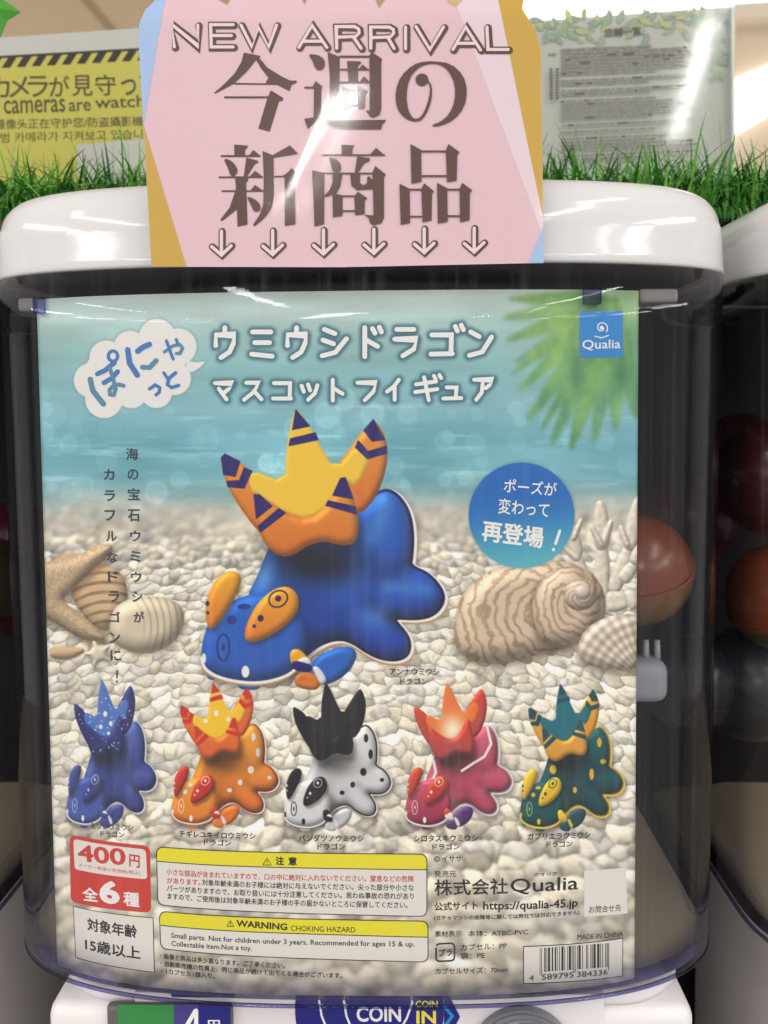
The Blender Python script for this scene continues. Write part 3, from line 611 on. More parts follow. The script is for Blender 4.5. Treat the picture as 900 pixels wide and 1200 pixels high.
def loft(name, rings, m, parent, cap0=False, cap1=False, smooth=True):
    n = len(rings[0]); V = []; F = []
    for r in rings: V += [tuple(p) for p in r]
    for k in range(len(rings)-1):
        for i in range(n): F.append((k*n+i, k*n+(i+1) % n, (k+1)*n+(i+1) % n, (k+1)*n+i))
    if cap0: F.append(tuple(range(n))[::-1])
    if cap1: F.append(tuple((len(rings)-1)*n+i for i in range(n)))
    o = mesh_ob(name, V, F, m, parent, smooth); return o
def ringz(P, z): return [(x, y, z) for x, y in P]
def lid_rings():
    R = []; base = lambda off: outline(AL, off)
    R.append(ringz(base(-.0022), ZL+.004)); R.append(ringz(base(-.0022), ZL+.0003)); R.append(ringz(base(-.0016), ZL-.0004)); R.append(ringz(base(-.0004), ZL)); R.append(ringz(base(0), ZL+.0012))
    z1, rr = .0938, .0165
    for h in np.linspace(ZL+.004, z1-rr, 4): R.append(ringz(base(-.002*(h-ZL)/.03), h))
    for t in np.linspace(.12, np.pi/2, 11): R.append(ringz(base(-.002-rr*(1-math.cos(t))), z1-rr+rr*math.sin(t)))
    P = outline(AL, -.0185); c = P.mean(0)
    for s, dz in ((.9, .0012), (.6, .0024), (.25, .003), (.02, .0031)): R.append(ringz(c+(P-c)*s, z1+dz))
    return R
G = 'capsule vending machines standing side by side'
_l, _r = onplane(56, 1190, .014), onplane(814, 1190, .014); BX, BW, FY = (_l[0]+_r[0])/2, (_r[0]-_l[0])/2, .012
def machine(dx, label, main):
    t = empty('capsule_machine', (dx, 0, ZB), label, 'vending machine', G)
    def rel(o): o.parent = t; o.matrix_parent_inverse = Matrix.Translation((0, 0, -ZB)); return o
    rel(loft('lid', lid_rings(), WHITE, None, cap1=True))
    # clear case: outer and inner skin with a foot and a top lip
    ex = .0016
    def aa(z): return A0*(1+T0*z)
    R = []
    for z in np.linspace(ZB, ZL-.0004, 14): R.append(ringz(outline(aa(z), ex), z))
    for z in np.linspace(ZL-.0004, ZB+.0022, 14): R.append(ringz(outline(aa(z), ex-.0010), z))
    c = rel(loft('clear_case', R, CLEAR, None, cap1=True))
    ft = [ringz(outline(aa(ZB), ex-.0004), ZB-.0012), ringz(outline(aa(ZB), ex+.0003), ZB-.0008), ringz(outline(aa(ZB), ex+.0003), ZB), ringz(outline(aa(ZB), ex-.0015), ZB+.0001), ringz(outline(aa(ZB), ex-.0015), ZB-.0012)]
    rel(loft('case_rim', ft+[ft[0]], RIMP, None))
    li = [ringz(outline(AL, -.003), ZL-.0105), ringz(outline(AL, -.0012), ZL-.0105), ringz(outline(AL, -.0012), ZL+.0015), ringz(outline(AL, -.003), ZL+.0015)]
    # collar, body
    CO = np.array([(BX+sx_*(BW-.034)+.034*math.cos(t), cy_+.034*math.sin(t)) for sx_, cy_, t0 in ((-1, FY+.036, math.pi), (1, FY+.036, 1.5*math.pi), (1, .19, 0), (-1, .19, .5*math.pi)) for t in np.linspace(t0, t0+math.pi/2, 14)]); cc0 = np.array([BX, .11])
    co = [ringz(cc0+(CO-cc0)*sc_, z_) for sc_, z_ in ((.97, ZB-.0028), (1., ZB-.0036), (1., ZB-.0085), (.99, ZB-.0092))]
    rel(loft('collar', co, BODYW, None, cap0=True, cap1=True))
    bm = bmesh.new(); box_bm(bm, (BX-BW, FY, -.62), (BX+BW, .24, ZB-.0094), .006, 3)
    rel(bm_ob('body', bm, BODYW, None, True))
    rel(box('front_plate', (BX-.104, FY-.0006, -.60), (BX+.104, FY+.01, ZB-.0026), BODYW, None, .0004))

    bm = bmesh.new(); box_bm(bm, (-.150, .222, ZB+.004), (.150, .2255, ZL), .0)
    rel(bm_ob('back_panel', bm, DARK, None))
    # sloped hopper floor inside
    P = outline(aa(ZB), -.0035); cc = P.mean(0); HR = []
    for s, z in ((1, ZB+.0055), (.9, ZB+.0045), (.6, ZB+.004), (.3, ZB+.004)): HR.append(ringz(cc+(P-cc)*s, z))
    rel(loft('hopper_floor', HR, HOP, None, cap1=True))
    Ci = outline(aa(ZL), -.004)
    rel(loft('inner_cover', [ringz(Ci, ZL+.002), ringz(Ci, ZL+.004)], DARK, None, cap0=True, cap1=True))
    # wedge shaped latch tabs under the lid
    for x0, x1 in ((.123, .140), (-.1505, -.139)):
        y = float(S((x0+x1)/2, ZL))
        rel(box('latch_tab', (x0, y+.004, ZL-.0155), (x1, y+.016, ZL-.0095), TABM, None, .0015))
    for x0, x1 in ((.096, .1035), (-.139, -.134)):
        y = float(S((x0+x1)/2, ZL)); rel(box('case_clip', (x0, y-.0035, ZL-.0175), (x1, y+.001, ZL-.0105), RIMP, None, .0006))
    return t, rel
TABM = mat('tab_grey', (140, 136, 134), .4)
HOP = mat('hopper_grey', (156, 142, 118), .5, .4, var=(.15, 20))
SPC = .3575
m0, rel0 = machine(0, 'capsule vending machine in the middle with the sea slug poster in its clear front', True)
mr, relr = machine(SPC, 'capsule vending machine at the right edge with dark red capsules and no poster', False)
ml, rell = machine(-SPC, 'capsule vending machine at the left edge with olive capsules and no poster', False)

# slot in the neighbour's collar
p = onplane(866, 1141, .018)
pa, pb = onplane(856, 1136, .05), onplane(877, 1145, .05)
yq = .020
pa, pb = onplane(857, 1136, yq), onplane(877, 1146, yq)
relr(box('collar_slot', (pa[0], yq-.0006, pb[2]), (pb[0], yq+.004, pa[2]), mat('slot_dark', (70, 60, 52), .5), None, .0008))

# front of the middle machine's base: price window, stickers, coin dial
fs = Sheet('plane', FY-.0006)
navy, green, purp, gry, dgr, lblue, yel = ink('deep_navy', (26, 28, 120)), ink('window_green', (48, 130, 66)), ink('window_purple', (66, 56, 128)), mat('dial_grey', (118, 120, 126), .3), mat('frame_grey', (92, 90, 88), .4), ink('arrow_blue', (36, 140, 210)), ink('coin_yellow', (236, 224, 70))
def wx(px, py, y=FY): return onplane(px, py, y)
a, b = wx(127, 1172), wx(275, 1250)
dw = box('price_window', (a[0], FY-.004, b[2]), (b[0], FY+.001, a[2]), dgr, None, .002); rel0(dw)
def under(o, par):                # sub-part under a part
    o.parent = par; o.matrix_parent_inverse = par.matrix_parent_inverse.inverted() if False else Matrix.Identity(4); return o
pr = Print(Sheet('plane', FY-.004), .0002)
pr.poly([(138, 1177), (204, 1177), (204, 1250), (138, 1250)], green); pr.poly([(204.3, 1177), (233, 1177), (233, 1250), (204.3, 1250)], purp); pr.poly([(233.3, 1177), (270, 1177), (270, 1250), (233.3, 1250)], navy)
pr.stroke([(229, 1184), (216, 1207), (236, 1207)], 4.5, IW); pr.stroke([(230, 1184), (230, 1216)], 4.8, IW)
pr.text('円', (244, 1206), (258, 1206), 11, IW, .02)
pr.build('price_display', dw)
pr = Print(Sheet('plane', FY-.0006), .0003)
pr.poly([(198, 1160), (202, 1168), (275, 1169), (278, 1156)], navy)
pr.poly(rrect([(346, 1150), (520, 1150), (520, 1215), (346, 1215)], 26), navy); pr.poly([(520.3, 1155), (539, 1191), (527, 1215), (520.3, 1215)], navy)
for c in (377, 406): pr.stroke([(c+2, 1150), (c-3, 1172), (c, 1190), (c+8, 1210)], 2.4, IW)
pr.stroke([(481, 1150), (483, 1175), (477, 1192), (468, 1208)], 2.4, IW)
pr.text('COIN', (418, 1197), (470, 1197), 18, IW, .03); pr.text('COIN', (487, 1180), (513, 1180), 8, yel, .03); pr.text('IN', (488, 1199), (511, 1199), 15, yel, .03)
pr.stroke([(520, 1178), (530, 1190), (520, 1204)], 3.6, lblue)
rel0(pr.build('coin_sticker'))
c = wx(611, 1233); rad = (wx(670, 1233)[0]-wx(552, 1233)[0])/2
def cyl(name, c, r, y0, y1, m, n=64, bev=.0012):
    bm = bmesh.new(); bmesh.ops.create_cone(bm, cap_ends=True, segments=n, radius1=r, radius2=r, depth=y1-y0, matrix=Matrix.Translation((c[0], (y0+y1)/2, c[2])) @ Matrix.Rotation(math.pi/2, 4, 'X'))
    if bev: bmesh.ops.bevel(bm, geom=[e for e in bm.edges if len(e.link_faces) == 2 and abs(e.link_faces[0].normal.dot(e.link_faces[1].normal)) < .3], offset=bev, segments=2, affect='EDGES')
    return bm_ob(name, bm, m, None)
cdl = rel0(cyl('coin_dial', c, rad, FY-.006, FY+.001, gry)); under(cyl('dial_ring', c, rad*.86, FY-.0075, FY-.006, mat('dial_inner', (134, 136, 142), .28)), cdl)
a, b = wx(606, 1160), wx(631, 1300); under(box('dial_bridge', (a[0], FY-.0105, b[2]), (b[0], FY-.0075, c[2]+rad*.84), gry, None, .0006), cdl)
a, b = wx(624, 1160), wx(632, 1300); under(box('coin_slot', (a[0], FY-.0112, b[2]), (b[0], FY-.0106, c[2]+rad*.84), BLACK, None), cdl)

# ------------------------------------------------------------------ capsules and the white fork inside
def capsule(px, py, y, r, ctop, cbot, label, tilt=(0, 0), grp=None):
    p = onplane(px, py, y); t = empty('toy_capsule', tuple(p), label, 'capsule', 'toy capsules inside the machines')
    t.rotation_euler = (tilt[0], tilt[1], 0)
    def half(name, s, m):
        R = []
        for k in range(11):
            a = (math.pi/2)*k/10*.97; R.append([(r*math.cos(a)*math.cos(u), r*math.cos(a)*math.sin(u), s*(r*math.sin(a)+.0004)) for u in np.linspace(0, 2*np.pi, 32, endpoint=False)])
        o = loft(name, R, m, t, cap1=True); return o
    half('top_half', 1, ctop); half('bottom_half', -1, cbot)
    bm = bmesh.new(); bmesh.ops.create_cone(bm, cap_ends=True, segments=40, radius1=r*1.03, radius2=r*1.03, depth=.0022); bm_ob('seam_band', bm, ctop, t, False)
orange = mat('orange_capsule', (120, 56, 28), .25, .5, var=(.1, 30)); amber = mat('amber_capsule', (110, 76, 34), .2); red = mat('red_capsule', (62, 16, 12), .25); olive = mat('olive_capsule', (62, 56, 28), .3); maroon = mat('maroon_capsule', (84, 18, 44), .3)  # capsule colours darkened to stand in for the shade inside the cases
capsule(747, 668, .085, .0275, orange, amber, 'orange and amber capsule half hidden behind the poster edge', (.3, -.2))
capsule(905, 560, .11, .0300, red, red, 'large dark red capsule in the right machine, upper of two', (.4, .3))
capsule(868, 545, .15, .0290, red, red, 'dark red capsule deep in the right machine behind the large one', (.1, .3))
capsule(915, 700, .12, .0290, orange, olive, 'orange capsule in the right machine, lower of two', (.2, -.5))
capsule(-12, 690, .12, .028, olive, red, 'olive capsule in the left machine at the photo edge', (.2, .3))
capsule(22, 640, .150, .026, maroon, maroon, 'maroon capsule behind the left edge of the poster', (.2, .3))
capsule(805, 610, .165, .028, maroon, maroon, 'maroon capsule at the back right of the middle machine', (.2, .3))
smoke = mat('smoky_capsule', (52, 50, 54), .3)
capsule(806, 800, .130, .026, smoke, smoke, 'smoky grey capsule low at the right inside the middle machine', (.2, .3))
capsule(880, 800, .140, .032, smoke, smoke, 'smoky grey capsule low inside the right machine', (.1, .5))
# white fork
fk = mat('white_fork_plastic', (150, 150, 160), .4)
p0, p1 = onplane(728, 771, .07), onplane(780, 820, .07)
bm = bmesh.new(); box_bm(bm, (p0[0], .062, p1[2]), (p1[0], .082, p0[2]), .006, 4); fo = bm_ob('agitator', bm, fk, None, True)
tag(fo, 'white two pronged plastic agitator behind the lower right poster edge', 'agitator')
for px in (757, 770):
    a = onplane(px, 757, .072); bm = bmesh.new(); bmesh.ops.create_cone(bm, cap_ends=True, segments=14, radius1=.0018, radius2=.0014, depth=.012, matrix=Matrix.Translation((a[0], .072, a[2]-.003))); bm_ob('prong', bm, fk, fo, True)

# ------------------------------------------------------------------ poster
cs_ = Sheet('case')
nu, nv = 150, 24; V = []; F = []; UVs = []
for j in range(nv+1):
    for i in range(nu+1):
        u = PX0+(PX1-PX0)*i/nu; v = PZ0+(PZ1-PZ0)*j/nv; V.append((u, float(S(u, v)), v)); UVs.append((i/nu, j/nv))
for j in range(nv):
    for i in range(nu): a = j*(nu+1)+i; F.append((a, a+1, a+nu+2, a+nu+1))
po = mesh_ob('product_poster', V, F, POSTER_MAT, None, True)
uvl = po.data.uv_layers.new(name='UVMap'); idx = np.empty(len(po.data.loops), int); po.data.loops.foreach_get('vertex_index', idx); uvl.data.foreach_set('uv', np.array(UVs)[idx].ravel())
so = po.modifiers.new('thickness', 'SOLIDIFY'); so.thickness = .0004; so.offset = -1
tag(po, 'curved poster of a blue sea slug toy on pebbles behind the clear front', 'poster')
def LP(base=.00012): return Print(cs_, base)
def fin(p, name): return p.build(name, po)
p = LP(); [p.stroke(P, 5.6, IW) for P in row1]; fin(p, 'title_lettering')
p = LP(); [p.stroke(P, 4.6, IW) for P in row2]; fin(p, 'subtitle_lettering')
# cloud words, ink turning from blue to teal
cb, ct = ink('cloud_blue', (58, 118, 182)), ink('cloud_teal', (84, 136, 164))
p = LP()
for P, wd, m in (([(145, 475), (162, 550), (232, 638)], 36, ct), ([(192, 440), (240, 418), (305, 365)], 32, cb), ([(235, 498), (285, 470), (325, 425)], 32, cb), ([(272, 395), (296, 470), (312, 540), (300, 580), (275, 575), (272, 545), (300, 515), (340, 510), (365, 518)], 26, ct), (ell((295, 322), 31, 34, 14)+[(326, 322)], 21, cb),
                 ([(392, 280), (405, 370), (455, 447)], 36, cb), ([(458, 290), (495, 262), (535, 245)], 36, cb), ([(490, 395), (535, 398), (580, 352)], 32, ct),
                 ([(633, 295), (690, 255), (735, 245), (755, 270), (735, 305), (712, 305)], 20, ct), ([(648, 222), (672, 290), (692, 342)], 20, cb), ([(712, 213), (720, 238)], 20, cb),
                 ([(535, 538), (575, 512), (603, 530), (600, 560), (578, 578)], 20, cb), ([(630, 432), (662, 482)], 20, cb), ([(708, 432), (662, 470), (655, 510), (680, 530), (728, 515)], 22, cb)):
    p.stroke(TCl(P), wd/5.625, m)
fin(p, 'cloud_lettering')
p = LP()
for ch, x, y in (('海', 155, 532), ('の', 156, 556), ('宝', 157, 579), ('石', 157, 604), ('ウ', 159, 628), ('ミ', 159, 652), ('ウ', 160, 676), ('シ', 161, 699), ('が', 163, 723), ('カ', 128, 556), ('ラ', 129, 581), ('フ', 129, 604), ('ル', 131, 628), ('な', 132, 653), ('ド', 133, 676), ('ラ', 134, 699), ('ゴ', 135, 723), ('ン', 135, 747), ('に', 136, 768)):
    s_ = 7.2 if ch in '海宝石' else 6.3; p.text(ch, (x-s_, y+s_), (x+s_, y+s_), 2*s_, IN, .022)
p.stroke([(137.5, 786), (137, 794)], 1.8, IN); p.disc((137, 798.5), 1.2, IN)
fin(p, 'caption_lettering')
p = LP(); p.text('ポーズが', (590, 576.5), (652, 581.5), 16, IW, .012); p.text('変わって', (583.5, 601.5), (643, 607), 18, IW, .012); p.text('再登場', (564, 634), (636, 643), 25, IW, .03)
p.stroke([(656, 622), (651, 637)], 3.4, IW); p.disc((648.5, 644), 2., IW); fin(p, 'badge_lettering')
# small maker's square
p = LP(.0001); p.poly(rrect([(679, 365), (730, 364.5), (730, 419), (679, 419.5)], 2.5), IB, True)
sp = [(705+(7*(1-.0*t))*math.cos(t)*(.35+.1*t), 384+(7)*math.sin(t)*(.35+.1*t)) for t in np.linspace(.3, 7.0, 26)]
p.stroke(sp, 1.2, IW); p.stroke([(697, 394), (705, 396), (713, 393)], 1.2, IW); p.disc((705, 384), 2.2, IW); p.text('Qualia', (682.5, 411), (727, 410), 12.5, IW, .008); fin(p, 'maker_mark')
# toy names
for s, a, b, h, s2, c_, d_, h2 in (('アンナウミウシ', (456.5, 791), (515, 791), 8, 'ドラゴン', (469, 801.5), (501.6, 801.5), 7), ('ミゾレウミウシ', (106.7, 971), (156.5, 973.5), 7.5, 'ドラゴン', (118, 980), (145.6, 981.5), 7), ('チギレユキイロウミウシ', (210, 980.5), (299.6, 983.5), 8, 'ドラゴン', (239, 990), (271, 991.5), 7.5),
                            ('パンダツノウミウシ', (350, 986), (426.4, 986.5), 8, 'ドラゴン', (372, 995.4), (404.6, 995.6), 7.5), ('シロタスキウミウシ', (485, 986.5), (560, 985.5), 8, 'ドラゴン', (506.7, 996), (538.7, 995.5), 7.5), ('ガブリエラウミウシ', (618, 984), (692, 981.5), 8, 'ドラゴン', (640.4, 993), (670.7, 992), 7.5)):
    p = LP(); p.text(s, a, b, h, IK, .022); p.text(s2, c_, d_, h2, IK, .022); fin(p, 'toy_name')
# price badge
p = LP(); p.poly(rrect([(81.5, 978), (175.8, 991.7), (177.2, 1070), (83, 1057.5)], 8), IR, True); p.poly(rrect([(86, 983), (171, 995.5), (172.8, 1030.5), (87.6, 1018.7)], 5), IWP, True)
p.text('400', (91.8, 1008.5), (148, 1014.2), 20, IR, .03); p.text('円', (151.5, 1015.5), (164, 1017.3), 15, IR, .03); p.text('メーカー希望小売価格(税込)', (92.5, 1015.8), (164.5, 1026), 5.2, IR, .006)
p.text('全', (97.5, 1055), (115.5, 1057), 16, IW, .03); p.text('6', (117, 1057.5), (141, 1060.5), 27, IW, .05); p.text('種', (145, 1061), (163.5, 1063.4), 17, IW, .03); fin(p, 'price_badge')
p = LP(); p.poly([(85.6, 1061.5), (179.8, 1075), (181.4, 1139.6), (88.4, 1122.3)], IK, True); p.poly([(86.4, 1062.4), (179, 1075.8), (180.5, 1138.6), (89.2, 1121.4)], IWP, True)
p.text('対象年齢', (102.5, 1090), (161, 1099.5), 15.5, IK, .028); p.text('15歳以上', (100, 1113.3), (165, 1124.5), 15, IK, .028); fin(p, 'age_box')
def warnbox(c0, band, name):
    p = LP(); TL, TR, BR, BL = c0; p.poly(rrect(c0, 9), IK, True)
    i = [(TL[0]+1.1, TL[1]+1.1), (TR[0]-1.1, TR[1]+1.1), (BR[0]-1.1, BR[1]-1.1), (BL[0]+1.1, BL[1]-1.1)]; p.poly(rrect(i, 8.2), IWP, True)
    rr = rrect(i, 8.2); top = rr[:12]; p.poly(top+[(TR[0]-1.1, band[1]), (TL[0]+1.1, band[0])], IY, True)
    p.stroke([(TL[0]+1.3, band[0]), ((TL[0]+TR[0])/2, (band[0]+band[1])/2+2.6), (TR[0]-1.3, band[1])], 1.1, IK, True); return p
def tri(p, x, y, s):
    p.stroke([(x-s, y), (x, y-1.6*s), (x+s, y), (x-s, y)], .9, IK); p.stroke([(x, y-1.1*s), (x, y-.55*s)], .8, IK); p.disc((x, y-.22*s), .5, IK)
def lines(p, L):
    for s, a, b, h, m in L: p.text(s, a, b, h, m, .016, 2)
p = warnbox([(182.8, 992), (500.8, 1000.5), (500.8, 1074.5), (184.6, 1061)], (1009, 1019), 'c')
tri(p, 313, 1013.5, 5); p.text('注', (323, 1013.3), (333, 1013.6), 10, IK, .04); p.text('意', (338, 1013.8), (348, 1014), 10, IK, .04)
lines(p, [('小さな部品が含まれていますので、口の中に絶対に入れないでください。窒息などの危険', (195.2, 1025), (485, 1033.5), 7.6, IRT), ('があります。', (195.8, 1035), (235, 1037.3), 7.2, IRT), ('対象年齢未満のお子様には絶対に与えないでください。尖った部分や小さな', (237, 1037.4), (485, 1043.8), 7.6, IK),
          ('パーツがありますので、お取り扱いには十分注意してください。思わぬ事故の恐れがあり', (195.8, 1044), (485, 1053.8), 7.6, IK), ('ますので、ご使用後は対象年齢未満のお子様の手の届かないところに保管してください。', (196.5, 1053.4), (477.7, 1064.2), 7.6, IK)])
fin(p, 'caution_box')
p = warnbox([(186.3, 1067.5), (502, 1079), (502.2, 1128), (188, 1112.5)], (1084, 1098), 'w')
tri(p, 270, 1085.3, 4.2); p.text('WARNING', (277, 1085.6), (336.7, 1090), 8, IK, .035); p.text('CHOKING HAZARD', (341, 1090.5), (416.6, 1092.6), 6.3, IK, .006)
lines(p, [('Small parts. Not for children under 3 years. Recommended for ages 15 & up.', (200.7, 1100.5), (485.8, 1111), 8, IK), ('Collectable item.Not a toy.', (200.9, 1110), (295.4, 1115.8), 8, IK)])
fin(p, 'choking_hazard_box')
p = LP(); lines(p, [('・画像と商品は多少異なります。ご了承ください。', (187.6, 1123), (334, 1134.8), 6.6, IK), ('・自動販売機の性質上、同じ商品が続けて出てくる場合がございます。', (188, 1131.8), (401, 1146.5), 6.6, IK), ('・1カプセル1個入り。', (189, 1140.5), (252, 1147), 6.4, IK)]); fin(p, 'notes_lettering')
p = LP()
p.text('©', (508.5, 1010), (515.5, 1010), 6.8, IK, .012); p.text('イササ', (518, 1010), (541, 1009.6), 7, IK, .012); p.text('発売元', (509, 1028), (534.5, 1027.6), 7.6, IK, .01); p.text('株式会社', (509, 1049.5), (595, 1047.6), 19, IK, .016); p.text('Qualia', (598, 1048.5), (677.5, 1045), 19, IK, .01)
p.text('クオリア', (626, 1027), (653, 1025.5), 4, IK, .01); p.text('公式サイト', (509, 1067.3), (560, 1065.6), 10, IK, .024); p.text('https://qualia-45.jp', (566, 1069), (677, 1065.3), 13, IK, .022)
p.text('(ガチャマシンの故障等に関しては弊社では対応できません)', (508.5, 1079), (679, 1072.3), 6.4, IK, .014); p.text('素材表示', (509.5, 1098), (541, 1097.3), 7.2, IK, .008); p.text('本体：ATBC-PVC', (548.5, 1097.4), (619, 1095.3), 7.2, IK, .008)
p.text('カプセル：PP', (540, 1113.6), (594, 1111.5), 7.4, IK, .008); p.text('袋：PE', (540, 1124), (568, 1122.8), 7.4, IK, .008); p.text('カプセルサイズ：70mm', (510, 1141.6), (595, 1139.3), 7.4, IK, .008); p.text('MADE IN CHINA', (676.5, 1101), (730, 1097), 6, IK, .0)
r = rrect([(511, 1106), (532.5, 1105), (532.5, 1125.5), (511, 1126.5)], 5)
p.stroke(r[2:10], 1.9, IK); p.stroke(r[10:22], 1.9, IK); p.stroke(r[22:]+r[:1], 1.9, IK); p.text('プラ', (514.5, 1120.5), (530, 1119.8), 8.5, IK, .03)
fin(p, 'maker_lettering')
p = LP(); p.poly([(684.5, 1020), (733, 1016.5), (735.5, 1070), (684.5, 1074)], IWP, True); p.text('お問合せ先', (690, 1070), (727.5, 1067.4), 8.2, IK, .012); fin(p, 'contact_box')
p = LP(); p.poly([(613, 1108.6), (730.2, 1098.7), (729.8, 1143.8), (613, 1153)], IK, True); p.poly([(614, 1109.6), (729.4, 1099.8), (728.9, 1143), (614, 1151.8)], IWP, True)
code = '10100011010111001100110100100111010001011101010100101110010000101000101011100111010010001010100101'
x0, x1 = 632.5, 715.5
i = 0
while i < 95:
    if code[i] == '1':
        j = i
        while j+1 < 95 and code[j+1] == '1': j += 1
        a, b = x0+(x1-x0)*i/95, x0+(x1-x0)*(j+1)/95-.12; lo = 4 if i < 3 or i > 91 or 45 <= i <= 49 else 0
        f = lambda x: -(x-632)*.078; p.poly([(a, 1111+f(a)), (b, 1111+f(b)), (b, 1139+lo+f(b)), (a, 1139+lo+f(a))], IK)
        i = j+1
    else: i += 1
p.text('4', (620.5, 1149), (625.5, 1148.6), 6.5, IK); p.text('589795', (635, 1148), (672, 1145), 6.5, IK); p.text('384336', (676, 1144.8), (712, 1141.8), 6.5, IK); fin(p, 'barcode')

# ------------------------------------------------------------------ NEW ARRIVAL card
CYD = -.0042
cd = Sheet('plane', CYD)
edge = [(637.4, 308), (634, 60), (628, 36), (612, 10)]+[(582+38*math.cos(t), -2+ -14*math.sin(t)) for t in (.5, 1.1, 1.7, 2.3)]+[(534, 9), (524, 4)]+[(492+36*math.cos(t), -4-14*math.sin(t)) for t in (.4, 1., 1.57, 2.2, 2.8)]+[(444, 10)]+[(400+38*math.cos(t), -6-14*math.sin(t)) for t in (.4, 1., 1.57, 2.2, 2.8)]+[(357, 6)]+[(313+38*math.cos(t), -6-14*math.sin(t)) for t in (.4, 1., 1.57, 2.2, 2.8)]+[(266, 6), (256, 0)]+[(218+36*math.cos(t), -4-14*math.sin(t)) for t in (.5, 1., 1.57, 2.2)]+[(180, 2), (170, 12), (163, 28), (163, 60), (170, 180), (177.5, 312.5), (400, 313)]
P = [cd.uv(*q) for q in edge]; n = len(P); th = .0005
card = mesh_ob('arrival_card', [(a, CYD, b) for a, b in P]+[(a, CYD+th, b) for a, b in P], [tuple(range(n)), tuple(range(2*n-1, n-1, -1))]+[(i, (i+1) % n, (i+1) % n+n, i+n) for i in range(n)], PINK)
tag(card, 'pink scalloped NEW ARRIVAL card with brown Japanese lettering standing against the white lid', 'card')
from itertools import chain
def clip(poly, a, b):             # keep the side left of line a->b
    out = []
    f = lambda p: (b[0]-a[0])*(p[1]-a[1])-(b[1]-a[1])*(p[0]-a[0])
    for i in range(len(poly)):
        p_, q_ = poly[i], poly[(i+1) % len(poly)]; fp, fq = f(p_), f(q_)
        if fp >= 0: out.append(p_)
        if fp*fq < 0: t = fp/(fp-fq); out.append((p_[0]+(q_[0]-p_[0])*t, p_[1]+(q_[1]-p_[1])*t))
    return out
ins = [(400+(x-400)*.9985, y) for x, y in edge]
fin2 = lambda p, n_: p.build(n_, card)
for nm, A_, B_, m in (('blue_band', (196.6, -20), (167.5, 152), SKY_), ('ochre_band', (168, 145), (222, 324), OCHRE), ('pale_pink_band', (638, 281), (529.5, -8), PINK2), ('ochre_band', (637.6, 262), (581, -14), OCHRE), ('blue_band', (610, 330), (652, 230), SKY_)):
    p = Print(cd, .00008 if nm != 'pale_pink_band' else .00005); p.poly(clip(ins, A_, B_), m)
    if nm == 'blue_band' and A_[0] > 600: p.v = [(a_, b_-.00003, c_) for a_, b_, c_ in p.v]
    fin2(p, nm)
N4 = lambda P: tr(150, 0, 3.6, P); N5 = lambda P: tr(390, 0, 3.4615, P)
let = [N4(P) for P in ([(197, 200), (190, 108), (300, 198), (296, 108)], [(445, 106), (350, 106), (353, 200), (445, 200)], [(352, 152), (438, 152)], [(478, 108), (525, 200), (552, 118), (595, 200), (628, 108)], [(722, 202), (778, 110), (840, 202)], [(742, 176), (822, 176)])] + \
      [N5(P) for P in ([(17, 198), (15, 110), (90, 110), (106, 120), (108, 135), (95, 150), (20, 153)], [(85, 153), (116, 198)], [(155, 198), (155, 112), (230, 112), (246, 121), (248, 137), (235, 152), (158, 155)], [(225, 155), (250, 199)], [(296, 112), (296, 200)], [(338, 110), (395, 203), (450, 112)], [(488, 203), (540, 112), (600, 205)], [(508, 178), (582, 178)], [(626, 112), (630, 203), (712, 203)])]
arr = []
for i, x in enumerate((260, 320, 379.5, 438.5, 497.5, 556)):
    y = 271-i*.7; arr.append([(x, y), (x, y+26)]); arr.append([(x-11.5, y+18), (x, y+28), (x+11.5, y+17)])
p = Print(cd, .00016)
for P in let: p.stroke([(x+1.1, y+.5) for x, y in P], 8.8, BROWN)
for P in let: p.stroke([(x-.3, y-.3) for x, y in P], 3.6, INKP)
fin2(p, 'heading_lettering')
p = Print(cd, .00016)
for P in arr: p.stroke([(x+.5, y+.3) for x, y in P], 8.4, BROWN)
for P in arr: p.stroke([(x-.4, y) for x, y in P], 3.8, INKP)
fin2(p, 'arrow_print')
K6 = lambda P, k=0: tr(240, 60, 5.456, chaikin(P, k) if k else P); K7 = lambda P, k=0: tr(340, 60, 4.0909, chaikin(P, k) if k else P)
R_ = lambda x0, y0, x1, y1: [(x0, y0), (x1, y0), (x1, y1), (x0, y1)]
